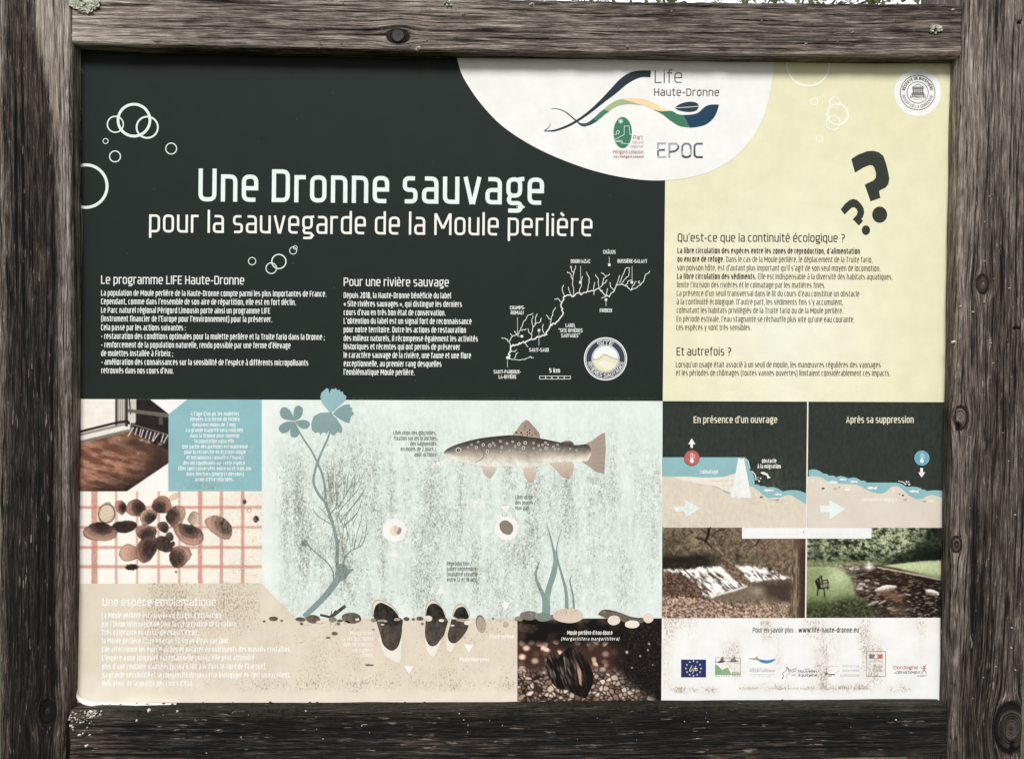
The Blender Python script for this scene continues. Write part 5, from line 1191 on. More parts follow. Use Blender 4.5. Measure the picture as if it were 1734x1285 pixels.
A.poly(smooth(z7([(710, 325), (735, 300), (775, 296), (830, 308), (890, 330), (950, 350), (1005, 350), (1015, 372), (990, 385), (930, 378), (880, 380), (850, 360), (800, 350), (760, 348), (710, 325)]), 3)[:-1], (112, 98, 86)); A.stroke(smooth(z7([(740, 302), (830, 312), (920, 345), (1000, 356)])), 2.0, (78, 67, 60), dy=2)
A.disc(*z7([(752, 312)])[0], 1.7, 1.7, (190, 176, 160), dy=3, n=12); A.disc(*z7([(752, 312)])[0], 1.0, 1.0, (40, 35, 32), dy=5, n=10)
for k in range(6): A.disc(*z7([(800 + 34 * k, 334 + 8 * k)])[0], 1.6, 2.2, (84, 72, 64), dy=3, n=10)
A.build('young_fish', wi, 13)
# small round insets
for x, y in [(668, 897.5), (858.5, 894.5)]:
    A = Art(); A.disc(x, y, 20, 20, (243, 240, 238), n=48); A.build('inset', wi, 3, dk=.12)
A = Art(); A.disc(668.5, 898, 8.5, 9, (238, 218, 204), n=24); A.disc(671, 896.5, 5, 6.5, (226, 200, 184), dy=2, n=20); A.poly([(671, 903), (676, 892), (680, 894), (679.5, 900), (676, 905)], (160, 146, 138), dy=4); A.build('larva', wi, 4, dk=.2)
A = Art(); P = [(846, 886), (852, 881), (860, 881.5), (868, 889), (868.5, 898), (863, 905), (854, 903), (848, 897)]; A.poly(smooth(P + P[:1], 3)[:-1], (138, 126, 116)); A.stroke(smooth([(846, 886), (847.5, 895), (853, 902.5)]), 1, (90, 82, 76), dy=2); A.build('shell', wi, 4, dk=.2)
for x, y, sgn in [(668, 937, -1), (856, 862, 1), (856, 1026, 1), (747, 999, -1)]:
    A = Art(); A.poly([(x - 8, y - 6 * sgn), (x + 8, y - 6 * sgn), (x, y + 8 * sgn)], (243, 241, 238)); A.build('arrow', wi, 3, dk=.25)
for q in [(810, 853.5, 11, 9, 1), (741, 787, 10, 10, 2)]:
    A = Art(); A.disc(*q[:4], (240, 243, 239), n=20, wob=.3, seed=q[4]); A.build('pale_patch', wi, 3)
TXT = (50, 52, 48)
A = Art()
for s_, a, b, y in [('Libération des glochidies,', 666, 738.7, 736), ('fixation sur les branchies', 667.5, 739, 745.2), ('des salmonidés', 694.5, 739, 754.4), ('en moins de 2 jours /', 678.5, 738.5, 763.4), ('août-octobre', 701.5, 739, 772.6)]: text(A, s_, a, y, b, y, 6.6, .125, TXT, seg=2)
A.build('note', wi, 3, dk=.2); A = Art()
for s_, a, b, y in [('Libération', 872.5, 901.5, 844.8), ('des jeunes /', 872.5, 907, 853.9), ('mai-juin', 872.5, 896, 863)]: text(A, s_, a, y, b, y, 6.6, .125, TXT, seg=2)
A.build('note', wi, 3, dk=.2); A = Art()
for s_, a, b, y in [('Reproduction /', 756.7, 799, 957), ('juillet-septembre', 756.7, 806.5, 966.1), ('(maturité sexuelle', 756.7, 809, 975.2), ('entre 12 et 18 ans)', 756.7, 808, 984.3)]: text(A, s_, a, y, b, y, 6.6, .125, TXT, seg=2)
A.build('note', wi, 3, dk=.2)

# ---- photograph of a mussel standing in gravel
def gravel(X, Y):
    n = fbm(X / 18, Y / 14, 121); f = fbm(X / 1.8, Y / 1.8, 122, 3)
    d1, d2, v = cells(X, Y, 620, (866, 1085, 1130, 1200), 5, 1.25); big = sstep(0.2, 2.4, d2 - d1)
    st = lerp((92, 62, 48), (250, 228, 208), np.clip(v * .9 + .55 * (f - .3), 0, 1)) * (.25 + .75 * big)[..., None]
    bd1, bd2, bv = cells(X, Y, 170, (866, 1060, 1130, 1150), 8, 1.2); bo = lerp((66, 45, 37), (250, 214, 194), sstep(.25, .95, bv) * sstep(7.5, 2, bd1))
    c = lerp((24, 20, 19), (86, 66, 56), sstep(.45, .75, n) * sstep(1095, 1062, Y) * sstep(1090, 1000, X))
    band = sstep(1080, 1094, Y + 10 * (n - .5) + 8 * blob(X, Y, 980, 1080, 50, 20)) * sstep(1108, 1120, Y)
    mid = sstep(1078, 1098, Y + 14 * (n - .5))
    c = put(c, mid * sstep(1068, 1030, X + 10 * (n - .5)), bo); low = sstep(1122, 1146, Y + 12 * (n - .5)); c = put(c, low * sstep(1085, 1050, X - 1.2 * (Y - 1150)), st)
    c = put(c, sstep(1030, 1075, X + 20 * (n - .5)) * sstep(1180, 1140, Y - (X - 1060) * .3) * .9, lerp((24, 20, 19), (70, 58, 50), sstep(.5, .8, f)))
    # shell
    sh_ = [(962, 1095), (970, 1094), (980, 1102), (992, 1115), (1000, 1128), (1005, 1142), (1004, 1158), (998, 1172), (992, 1182), (984, 1180), (976, 1176), (962, 1168), (945, 1166), (936, 1158), (928, 1140), (924, 1128), (926, 1112), (936, 1104), (944, 1116), (950, 1106)]
    sh_ = [(x + 0, y) for x, y in sh_]
    tex = fbm((X - Y * .35) / 2.4, (Y + X * .2) / 16, 125, 3); sc = lerp((22, 19, 18), (112, 102, 96), sstep(.42, .8, tex) * sstep(1005, 960, X))
    wob_x = X + 2 * (f - .5); m_ = inpoly(wob_x, Y, sh_); c = put(c, m_, sc)
    c = put(c, inpoly(X, Y, [(968, 1098), (974, 1112), (984, 1135), (985, 1160), (980, 1158), (976, 1135), (969, 1115)]), lerp((60, 46, 42), (196, 150, 134), sstep(1110, 1140, Y)))
    c = put(c, segd(X, Y, [(962, 1096), (975, 1125), (982, 1165)]) < .8, (16, 14, 13)); c = put(c, (segd(X, Y, [(955, 1112), (958, 1135)]) < .6), (150, 140, 132))
    for x, y, r in [(1061.5, 1103.5, 2.3), (1084, 1110, 1.3), (1099, 1089.5, 1.6), (1097, 1100, 1.4), (1070, 1130, 1.2), (1105, 1125, 1)]: c = put(c, blob(X, Y, x, y, r, r), (246, 240, 232))
    return c
gp = picture('gravel_photo', [(876, 1046.7), (1120.6, 1046.2), (1119.6, 1189), (876, 1189)], 1.4, gravel, 3)
one('caption', gp, 4, 'Moule perlière d’eau douce', 960.5, 1074, 1037, 1074, 6.8, .14, (240, 236, 230), seg=2)
one('caption', gp, 4, '(Margaritifera margaritifera)', 950, 1083.6, 1048, 1083.6, 5.2, .16, (232, 228, 222), ital=.22, gap=.26, seg=2)

# ---- two drawn diagrams
def scallop(L):
    return smooth(L, 5)
d1 = field('weir_diagram', [(1122.1, 679.2), (1366.6, 680), (1364.8, 893.2), (1121.3, 893)], (44, 51, 46), 1)
d2_ = field('free_river_diagram', [(1368.9, 680), (1640, 681), (1640, 893.4), (1367.2, 893.2)], (44, 51, 46), 1)
gapA = Art(); gapA.quad([(1366.6, 680), (1368.9, 680), (1365.2, 1046), (1362.9, 1046)], 8, (240, 236, 226)); gapA.build('divider', panel, 2)
z4 = lambda P: [(1110 + a / 3.893, 640 + b / 3.893) for a, b in P]
z5 = lambda P: [(1354 + a / 4.284, 700 + b / 4.284) for a, b in P]
CREAM = (240, 232, 208)
one('heading', d1, 2, 'En présence d’un ouvrage', 1174.5, 716, 1316, 716, 11.2, .135, CREAM, seg=4); one('heading', d2_, 2, 'Après sa suppression', 1432.5, 716, 1547, 716, 11.2, .135, CREAM, seg=4)
A = Art(); A.poly(z4([(47, 522), (590, 522)]) + list(scallop(z4([(590, 522), (608, 540), (617, 575), (620, 605), (640, 625), (652, 665), (652, 698)]))) + list(scallop(z4([(652, 700), (675, 702), (690, 712)]))) + list(scallop(z4([(690, 712), (720, 712), (735, 722)]))) +
       list(scallop(z4([(735, 720), (775, 718), (808, 728), (842, 748)]))) + list(scallop(z4([(842, 746), (890, 738), (945, 742), (994, 760)]))) + z4([(992, 840), (800, 840), (600, 800), (47, 700)]), TEAL); A.build('water', d1, 2)
A = Art(); A.poly(list(scallop(z4([(44, 648), (110, 652), (200, 675), (300, 690), (400, 720), (480, 760), (560, 745), (630, 715), (680, 745), (740, 790), (800, 795), (850, 775), (890, 772), (940, 800), (992, 832)]))) + [(1364.8, 893), (1121.3, 893)], (226, 214, 196)); A.build('river_bed', d1, 3)
A = Art(); A.poly(list(scallop(z4([(110, 652), (200, 648), (330, 655), (450, 650), (545, 634), (545, 770), (490, 755), (440, 735), (400, 715), (320, 700), (240, 688), (170, 672), (110, 654)]))), (240, 232, 218)); A.build('silt', d1, 4)
A = Art(); A.poly(z4([(543, 532), (582, 530), (632, 788), (490, 786), (522, 660)]), (243, 243, 241)); A.build('weir', d1, 5)
A = Art(); A.stroke(z4([(362, 676), (520, 674)]), .6, (206, 192, 172)); A.stroke(z4([(430, 706), (510, 706)]), .6, (206, 192, 172)); A.stroke(z4([(540, 528), (610, 545), (622, 600)]), 1.0, (232, 240, 240), dy=1); A.build('current_line', d1, 6)
def arrow(parent, z_, P, col, ly): A = Art(); A.poly(z_(P), col); A.build('arrow', parent, ly)
AW = (233, 241, 238)
arrow(d1, z4, [(118, 845), (192, 845), (192, 800), (300, 858), (192, 922), (192, 880), (130, 880)], AW, 5); arrow(d2_, z5, [(145, 668), (215, 668), (215, 626), (333, 692), (215, 765), (215, 716), (150, 716)], AW, 5)
arrow(d1, z4, [(238, 396), (262, 436), (246, 436), (246, 459), (230, 459), (230, 436), (216, 436)], (243, 242, 238), 3); arrow(d2_, z5, [(874, 394), (894, 394), (894, 426), (910, 426), (884, 464), (860, 426), (874, 426)], (243, 242, 238), 3)
def thermo(parent, cx, cy, r, col, rim):
    A = Art(); A.disc(cx, cy, r, r, rim, n=40); A.disc(cx, cy, r - .9, r - .9, col, dy=2, n=40)
    A.disc(cx, cy + 5, 3.4, 3.4, (240, 240, 238), dy=4, n=18); A.stroke([(cx - 1.6, cy + 4), (cx - 1.6, cy - 7), (cx + 1.6, cy - 7), (cx + 1.6, cy + 4)], .9, (240, 240, 238), dy=5)
    for k in range(3): A.stroke([(cx + 3, cy - 5 + 2.6 * k), (cx + 5.6, cy - 5 + 2.6 * k)], .8, (236, 220, 216), dy=6)
    A.stroke([(cx, cy + 5), (cx, cy - 1)], 1.2, (240, 240, 238), dy=7); A.build('thermometer', parent, 7)
thermo(d1, 1171.3, 775, 13.2, (192, 100, 97), (150, 84, 82)); thermo(d2_, 1560.5, 775.3, 12.6, (104, 172, 192), (150, 190, 200))
one('note', d1, 3, 'colmatage', 1186, 801.8, 1215.5, 801.8, 6.6, .15, (240, 244, 242), seg=2)
one('note', d1, 2, 'obstacle', 1290, 783.4, 1314.5, 783.4, 6.8, .16, (243, 241, 236), seg=2); one('note', d1, 2, 'à la migration', 1282.5, 792.6, 1322, 792.6, 6.8, .16, (243, 241, 236), seg=2)
def fish(parent, z_, P, ly):
    A = Art(); A.poly(smooth(z_(P + P[:1]), 3)[:-1], (238, 240, 238)); A.build('fish', parent, ly)
for x, y, s_ in [(745, 740, 1), (805, 766, .75)]: fish(d1, z4, [(x - 36 * s_, y), (x - 10 * s_, y - 10 * s_), (x + 18 * s_, y - 4 * s_), (x + 32 * s_, y - 10 * s_), (x + 28 * s_, y + 10 * s_), (x + 12 * s_, y + 5 * s_), (x - 12 * s_, y + 9 * s_)], 5)
A = Art(); A.poly(z4([(690, 620), (715, 618), (738, 630), (748, 648), (760, 655), (745, 660), (735, 662), (738, 648), (722, 638), (703, 632)]), (243, 243, 240)); A.build('fish', d1, 3)
A = Art(); A.stroke(scallop(z4([(632, 610), (655, 635), (662, 672)])), 1.2, (236, 240, 240), w2=1.8); 
for x, y, r in [(675, 655, 3), (692, 660, 5), (682, 678, 6), (672, 668, 3)]: A.disc(*z4([(x, y)])[0], r / 3.893, r / 3.893, (240, 240, 238), dy=2, n=12)
A.build('splash', d1, 3)
A = Art(); A.poly(list(scallop(z5([(66, 410), (110, 405), (150, 420), (172, 437)]))) + list(scallop(z5([(172, 436), (198, 438), (214, 453)]))) + list(scallop(z5([(214, 451), (245, 450), (268, 464)]))) + list(scallop(z5([(268, 458), (300, 453), (335, 462), (355, 472)]))) + list(scallop(z5([(355, 468), (400, 464), (435, 480), (440, 488)]))) +
       list(scallop(z5([(440, 486), (470, 488), (488, 501)]))) + z5([(488, 500), (700, 501)]) + list(scallop(z5([(700, 501), (740, 510), (775, 532)]))) + list(scallop(z5([(775, 530), (830, 530), (870, 538), (892, 552)]))) + list(scallop(z5([(892, 550), (915, 555), (922, 564)]))) + list(scallop(z5([(922, 562), (980, 556), (1060, 562)]))) + z5([(1225, 580), (1225, 700), (66, 700)]), TEAL); A.build('water', d2_, 2)
A = Art(); A.poly(list(scallop(z5([(58, 458), (100, 455), (160, 465), (200, 490), (280, 508), (380, 512), (430, 522), (470, 545), (530, 570), (590, 580), (630, 565), (660, 535), (700, 528), (740, 545), (790, 590), (840, 618), (890, 618), (930, 596), (975, 592), (1040, 615), (1100, 640), (1225, 650)]))) + [(1640, 893.3), (1367.3, 893.1)], (223, 213, 198)); A.build('river_bed', d2_, 3)
for x, y, s_ in [(312, 478, .75), (390, 494, .85), (522, 540, 1.1), (828, 564, 1.05)]: fish(d2_, z5, [(x - 36 * s_, y), (x - 10 * s_, y - 10 * s_), (x + 18 * s_, y - 4 * s_), (x + 34 * s_, y - 12 * s_), (x + 28 * s_, y + 12 * s_), (x + 12 * s_, y + 5 * s_), (x - 12 * s_, y + 9 * s_)], 4)
A = Art(); A.stroke(scallop(z5([(714, 489), (750, 498), (772, 516)])), .8, (240, 243, 240), w2=1.8)
for x, y, r in [(774, 493, 6), (790, 495, 5), (794, 514, 7), (780, 505, 3)]: A.disc(*z5([(x, y)])[0], r / 4.284, r / 4.284, (240, 240, 238), dy=2, n=12)
A.build('splash', d2_, 3)
for i, (p_, z_, x, y, a, b, col) in enumerate([(d2_, z5, 170, 543, 12, 6, (70, 62, 56)), (d2_, z5, 258, 545, 14, 8, (196, 184, 168)), (d2_, z5, 288, 534, 6, 5, (150, 138, 124)), (d2_, z5, 242, 500, 30, 10, (240, 236, 226)), (d2_, z5, 346, 552, 18, 9, (242, 236, 222)), (d2_, z5, 748, 592, 7, 6, (74, 66, 60)), (d2_, z5, 722, 583, 5, 4, (74, 66, 60)), (d2_, z5, 765, 624, 13, 8, (198, 184, 166)),
        (d2_, z5, 904, 636, 14, 8, (190, 176, 160)), (d2_, z5, 952, 634, 20, 8, (240, 232, 218)), (d2_, z5, 680, 555, 8, 6, (243, 238, 224)), (d2_, z5, 150, 498, 7, 5, (242, 236, 222)), (d2_, z5, 95, 490, 7, 5, (242, 236, 222)), (d2_, z5, 275, 585, 8, 5, (242, 236, 222)),
        (d1, z4, 697, 784, 11, 6, (96, 86, 78)), (d1, z4, 802, 802, 13, 7, (176, 164, 148)), (d1, z4, 658, 770, 7, 5, (242, 236, 222)), (d1, z4, 770, 828, 8, 6, (242, 236, 222)), (d1, z4, 864, 822, 8, 6, (242, 236, 222)), (d1, z4, 790, 792, 40, 5, (238, 240, 236))]):
    A = Art(); A.disc(*z_([(x, y)])[0], a / 4, b / 4, col, n=16, wob=.2, seed=i); A.build('pebble', p_, 4 + i % 2)
one('note', d2_, 4, 'continuité écologique', 1458, 849, 1519, 849, 6.6, .15, (243, 238, 226), seg=2)

# ---- photograph of the weir
def soft(X, Y, P, wd=1.5):
    """filled outline with a soft border"""
    m_ = inpoly(X, Y, P); d = segd(X, Y, list(P) + [P[0]]); return np.where(m_, .5 + .5 * np.clip(d / wd, 0, 1), .5 - .5 * np.clip(d / wd, 0, 1))
def weirp(X, Y):
    u = (X - 1100) * 3.2966; v = (Y - 864) * 3.2966
    n = fbm(X / 14, Y / 10, 131); f = fbm(X / 2.6, Y / 2.4, 132, 3); g = fbm(X / 6, Y / 5, 133, 3); h = fbm(X / 1.5, Y / 1.5, 134, 2)
    wu = u + 34 * (f - .5) + 14 * (h - .5); wv = v + 26 * (g - .5) + 10 * (h - .5)
    # woods
    c = lerp((66, 54, 43), (150, 133, 109), np.clip(.5 + 2.6 * (.35 * g + .35 * f + .3 * h - .5), 0, 1))
    c = put(c, .55 * sstep(.5, .75, n) * sstep(270, 180, v) * sstep(560, 300, u), (158, 148, 112)); c = put(c, .5 * blob(u, v, 690, 190, 110, 90) * (.4 + f), (150, 116, 98)); c = put(c, .5 * blob(u, v, 110, 210, 70, 70), (62, 54, 40))
    rb = random.Random(77)
    for k in range(60):
        x, y = rb.uniform(75, 770), rb.uniform(110, 290); L = rb.uniform(20, 70); a_ = rb.uniform(-2.3, -.8)
        P = [(x, y), (x + L * .5 * math.cos(a_), y + L * .5 * math.sin(a_)), (x + L * math.cos(a_ + rb.uniform(-.5, .5)), y + L * math.sin(a_))]
        c = put(c, sstep(4, 1, segd(u, v, P)) * .5, (54, 44, 36) if k % 2 else (186, 170, 146))
    # back bank and upper water
    c = put(c, sstep(255, 290, wv) * sstep(330, 420, u), lerp((72, 58, 46), (164, 144, 122), np.clip((f - .25) * 2, 0, 1))); c = put(c, blob(u, v, 592, 262, 34, 26) * .8, lerp((58, 64, 42), (120, 128, 92), f)); c = put(c, blob(u, v, 490, 262, 16, 26) * .7, (46, 37, 31))
    dkw = sstep(225, 275, v + 40 * (n - .5) + 26 * (f - .5)) * sstep(450, 290, wu); c = put(c, dkw, lerp((34, 28, 24), (70, 60, 50), np.clip((f - .35) * 2, 0, 1) * sstep(240, 320, v)))
    # lower pool
    c = put(c, soft(wu, wv, [(480, 430), (560, 408), (640, 396), (800, 384), (800, 540), (700, 520), (640, 500), (420, 505), (330, 495)], 14), lerp((92, 78, 66), (150, 134, 116), f)); c = put(c, soft(wu, wv, [(585, 415), (660, 398), (800, 388), (800, 530), (720, 510), (650, 470), (640, 440)], 24), lerp((58, 47, 41), (82, 68, 59), f)); c = put(c, blob(u, v, 600, 450, 34, 24) * (.3 + f), (170, 152, 132))
    # cascades: white water running down over brown rock
    st = fbm((u - (v - 320) * .95) / 13 + 1.5 * n, v / 60, 135, 3); st2 = fbm((u - v * .7) / 20, v / 16, 136, 3)
    amt = np.clip(.62 * st + .38 * st2, 0, 1); fo = lerp((98, 80, 66), (252, 250, 246), sstep(.38, .56, amt + .12 * (h - .5) + .14 * sstep(360, 325, v) + .10 * sstep(430, 480, v)))
    L1 = [(78, 331), (170, 331), (300, 316), (400, 316), (436, 348), (478, 385), (540, 424), (450, 446), (380, 466), (342, 487), (304, 480), (288, 440), (240, 392), (180, 352), (80, 343)]
    L2 = [(482, 311), (560, 311), (640, 321), (700, 336), (760, 364), (796, 380), (740, 385), (680, 386), (600, 396), (566, 402), (528, 352)]
    c = put(c, soft(wu, wv, [(400, 300), (486, 312), (545, 380), (570, 412), (520, 416), (470, 376)], 8), lerp((72, 56, 45), (162, 138, 116), np.clip((f - .2) * 1.8, 0, 1)))
    c = put(c, np.maximum(soft(wu, wv, L1, 7), soft(wu, wv, L2, 6)), fo)
    c = put(c, sstep(9, 2, segd(u, v, [(345, 484), (400, 464), (470, 446), (540, 424)]) + 6 * (f - .5)) * .8, (246, 243, 238)); c = put(c, blob(u, v, 672, 330, 12, 20), (46, 38, 32))
    c = put(c, soft(wu, wv, [(690, 330), (760, 325), (790, 350), (780, 372), (720, 350)], 8) * .9, lerp((64, 52, 40), (140, 124, 100), f))
    # banks with fallen leaves
    lf = fbm(X / 3.0, Y / 2.2, 137, 3); lv = np.clip(.5 + 3.4 * (.55 * lf + .45 * h - .5), 0, 1)
    c = put(c, soft(wu, wv, [(60, 338), (150, 348), (215, 380), (262, 420), (300, 470), (290, 495), (180, 500), (60, 470)], 8), lerp((50, 36, 30), (158, 122, 104), lv * .85))
    c = put(c, sstep(480, 505, wv - 20 * sstep(300, 500, u) * sstep(760, 560, u) - .06 * u + 20), lerp((84, 60, 50), (226, 196, 174), lv)); c = put(c, sstep(.5, .7, g) * sstep(500, 530, wv) * .35, (116, 112, 84))
    # tree on the right
    bk = fbm(X / 1.8, Y / 14, 139, 3); edge_ = 792 - 14 * sstep(480, 570, v) + 8 * (n - .5)
    c = put(c, sstep(edge_ - 3, edge_ + 3, u) * sstep(120, 200, v + 30 * f), lerp((70, 55, 44), (176, 152, 128), np.clip((bk - .25) * 2, 0, 1) * sstep(852, 812, u))); c = put(c, sstep(836, 850, wu) * .85, lerp((34, 27, 23), (86, 62, 54), f)); c = put(c, sstep(790, 810, u) * sstep(260, 200, v) * .6, lerp((60, 44, 38), (130, 96, 84), f))
    for P, wd in [([(332, 96), (326, 140), (312, 170)], 8), ([(312, 168), (345, 206)], 4), ([(312, 166), (280, 160), (258, 150)], 3.5), ([(345, 150), (370, 118), (420, 104)], 3), ([(612, 158), (604, 180), (588, 196)], 4), ([(326, 130), (300, 118), (286, 100)], 2.5)]: c = put(c, sstep(wd + 2, wd - 2, segd(u, v, P)), (36, 29, 25))
    return c
picture('weir_photo', [(1121.3, 893), (1364.8, 893.2), (1363.0, 1046), (1120.6, 1046.2)], 1.4, weirp)
# ---- photograph of the restored river with a bench
def riverp(X, Y):
    u = (X - 1100) * 3.2966; v = (Y - 864) * 3.2966
    n = fbm(X / 16, Y / 11, 141); f = fbm(X / 2.6, Y / 2.2, 142, 3); g = fbm(X / 6.5, Y / 4.2, 143, 3); h = fbm(X / 1.5, Y / 1.4, 144, 2)
    wu = u + 12 * (f - .5); wv = v + 10 * (g - .5)
    # trees: lit crowns over deep shade
    lit = np.clip((.5 * g + .3 * f + .2 * h - .36) * 3.6, 0, 1) * (1 - .75 * sstep(1400, 1560, u + (v - 180) * .9)) * (.62 + .38 * sstep(300, 150, v)) ; lit = np.clip(lit + .25 * blob(u, v, 1370, 170, 150, 45) * (f > .4) + .22 * blob(u, v, 960, 200, 90, 50), 0, 1)
    c = lerp((20, 25, 17), (176, 184, 142), lit); c = put(c, sstep(.56, .7, h) * sstep(.4, .9, lit) * .6, (232, 235, 208)); c = put(c, blob(u, v, 930, 215, 34, 70) * .55, (40, 44, 32)); c = put(c, sstep(1440, 1560, u) * sstep(190, 240, v) * .8, (18, 20, 15))
    c = put(c, sstep(272, 292, wv) * sstep(1350, 1250, u), lerp((70, 78, 48), (176, 184, 132), f))
    # water
    rp = fbm((u - v * .9) / 22, (v + u * .12) / 5.5, 145, 3); wat = lerp((34, 25, 21), (92, 70, 58), np.clip((rp - .34) * 1.9, 0, 1)); wat = lerp((0, 0, 0), (1, 1, 1), np.ones_like(u)) * wat
    wat = put(wat, sstep(1380, 1520, u + (v - 480) * .6) * .6, (24, 18, 16)); wat = put(wat, sstep(.60, .70, rp) * (.45 + .35 * sstep(420, 520, v)), (176, 160, 146)); wat = put(wat, blob(u, v, 1365, 480, 50, 26) * .6, (134, 98, 80)); wat = put(wat, blob(u, v, 1390, 560, 60, 34) * .55 * (.4 + f), (150, 126, 104))
    c = put(c, sstep(300, 312, wv), wat)
    # stony margins
    sd1, sd2, sv = cells(u, v, 150, (1040, 290, 1300, 480), 6, 1.8); sm = soft(wu, wv, [(1040, 306), (1080, 300), (1170, 304), (1260, 322), (1150, 336), (1160, 380), (1230, 420), (1220, 450), (1160, 440), (1120, 370)], 14)
    c = put(c, sm * (.25 + .75 * sstep(0, 4, sd2 - sd1)), lerp((96, 80, 70), (232, 220, 208), sv)); c = put(c, sstep(8, 2, np.abs(v - (322 + (u - 1300) * .19)) + 6 * (f - .5)) * (u > 1270) * .8, (212, 196, 178))
    c = put(c, blob(u, v, 1225, 316, 24, 16), (246, 244, 240)); c = put(c, blob(u, v, 1225, 298, 7, 12) * .9, (236, 236, 230))
    # meadows
    gr = lambda t: lerp((74, 88, 50), (206, 214, 168), np.clip(t, 0, 1))
    c = put(c, soft(wu, v + 5 * (f - .5), [(1300, 308), (1360, 300), (1500, 284), (1660, 276), (1660, 392), (1580, 372), (1480, 346), (1380, 322)], 6), gr(.92 - .6 * sstep(310, 375, v - (u - 1400) * .1) + .35 * (f - .5)))
    edge = [(860, 308), (960, 304), (1040, 308), (1090, 336), (1120, 368), (1144, 420), (1152, 470), (1220, 520), (1240, 620), (860, 620)]
    c = put(c, soft(wu, v + 6 * (f - .5), edge, 12), gr(.50 + .40 * blob(u, v, 1050, 370, 80, 60) + .12 * sstep(350, 310, v) - .62 * sstep(450, 560, v + 30 * (n - .5)) + .40 * (f - .5)))
    c = put(c, soft(wu, wv, [(860, 540), (1000, 530), (1110, 480), (1200, 500), (1300, 560), (1330, 620), (860, 620)], 26) * .8, lerp((34, 36, 25), (128, 128, 92), np.clip((f - .35) * 1.9, 0, 1)))
    # rocks
    for x, y, a, b, t in [(1316, 438, 62, 20, -.18), (1576, 458, 42, 17, .25), (1185, 412, 20, 10, 0), (1215, 392, 16, 8, 0), (1268, 408, 18, 8, .2), (1170, 440, 18, 9, 0), (1245, 520, 34, 8, -.35), (1300, 512, 26, 7, -.4), (1440, 470, 20, 5, .1)]:
        dx, dy = u - x, v - y; p = (dx * math.cos(t) + dy * math.sin(t)) / a; q = (-dx * math.sin(t) + dy * math.cos(t)) / b; r = np.hypot(p, q) + .35 * (f - .5)
        c = put(c, sstep(1.08, .88, r) * (1 if a > 30 and y < 500 else .7), lerp((128, 106, 90), (244, 238, 230), sstep(.55, -.5, q + .8 * (f - .5))))
    c = put(c, soft(wu, wv, [(1270, 462), (1340, 452), (1420, 490), (1400, 508), (1330, 480)], 6) * .6, (128, 92, 76))
    # bench
    K_ = (30, 27, 23)
    for P, wd in [([(926, 392), (958, 366)], 3), ([(930, 396), (944, 434)], 7), ([(944, 384), (952, 430)], 6), ([(958, 366), (966, 420)], 4), ([(946, 436), (998, 428)], 4), ([(950, 412), (996, 404)], 3), ([(940, 430), (936, 472)], 3.5), ([(972, 432), (978, 480)], 3.5), ([(996, 400), (992, 440)], 3), ([(960, 394), (992, 386), (996, 400)], 3)]: c = put(c, sstep(wd + 2, wd - 2, segd(u, v, P)), K_)
    c = put(c, soft(u, v, [(952, 412), (996, 404), (994, 424), (954, 430)], 3) * .55, (150, 140, 118))
    return c
picture('river_photo', [(1367.2, 893.2), (1640, 893.4), (1640, 1045.4), (1365.2, 1045.8)], 1.4, riverp)
A = Art(); A.quad([(1256.3, 893), (1475.6, 893.4), (1475.2, 911.4), (1256.2, 911.6)], 8, (240, 239, 237)); cs_ = A.build('caption_strip', panel, 4)
A = Art(); rk = random.Random(3); x = 1300.0
while x < 1446:
    L = rk.uniform(2, 7); A.stroke([(x, 903.5), (x + L, 903.5)], rk.uniform(.5, 1.3), (233, 231, 228)); x += L + rk.uniform(1.5, 5)
A.build('faded_caption', cs_, 5)

# ---- white footer with the partners' marks
def ftc(X, Y):
    n = fbm(X / 40, Y / 30, 51)[..., None]; k = sstep(1500, 1600, X)[..., None] * sstep(1090, 1060, Y)[..., None]
    return alb((243, 242, 240)) + (n - .5) * .02 - k * np.array([.03, .05, .08])
ff = Art(); ff.quad([(1120.6, 1046.1), (1640, 1045.4), (1640, 1189), (1119.6, 1189)], 4, ftc); ff = ff.build('footer_field', panel, 1)
zf = lambda P: [(1120 + a / 3.6125, 1090 + b / 3.6125) for a, b in P]
def zp(a, b): return zf([(a, b)])[0]
def ft(parent, ly, s_, a, b, y, cap, wt, col, **kw):
    x0, y0 = zp(a, y); x1, _ = zp(b, y); one('lettering', parent, ly, s_, x0, y0, x1, y0, cap / 3.6125, wt, col, seg=2, dk=.45, **kw)
one('lettering', ff, 2, 'Pour en savoir plus :', 1274.5, 1070.3, 1347.5, 1070.3, 8.4, .125, (66, 64, 60), seg=3, dk=.3); one('web_address', ff, 2, 'www.life-haute-dronne.eu', 1352, 1070.3, 1454, 1070.3, 8.4, .15, (52, 52, 50), seg=3, dk=.3)
A = Art(); A.poly(zf([(120, 94), (273, 94), (273, 203), (120, 203)]), (44, 54, 100)); 
for k in range(12):
    a = math.pi * k / 6; cx, cy = zp(196 + 46 * math.cos(a), 148 + 45 * math.sin(a)); P = []
    for j in range(10): P.append((cx + (1.9 if j % 2 == 0 else .8) * math.sin(math.pi * j / 5), cy - (1.9 if j % 2 == 0 else .8) * math.cos(math.pi * j / 5)))
    A.poly(P, (222, 224, 226), dy=1)
YL = (240, 238, 200)
for P, wd in [([(186, 130), (178, 148), (172, 164), (184, 163)], 1.1), ([(190, 150), (186, 163)], .8), ([(193, 142), (194, 141)], 1), ([(212, 132), (202, 150), (192, 174), (188, 178)], .9), ([(196, 150), (210, 147)], .7), ([(206, 158), (218, 152), (214, 146), (206, 152), (208, 162), (222, 158)], .8)]:
    A.stroke(smooth(zf(P)), wd, YL, dy=3 + len(A.f) % 3)
A.build('programme_logo', ff, 2)
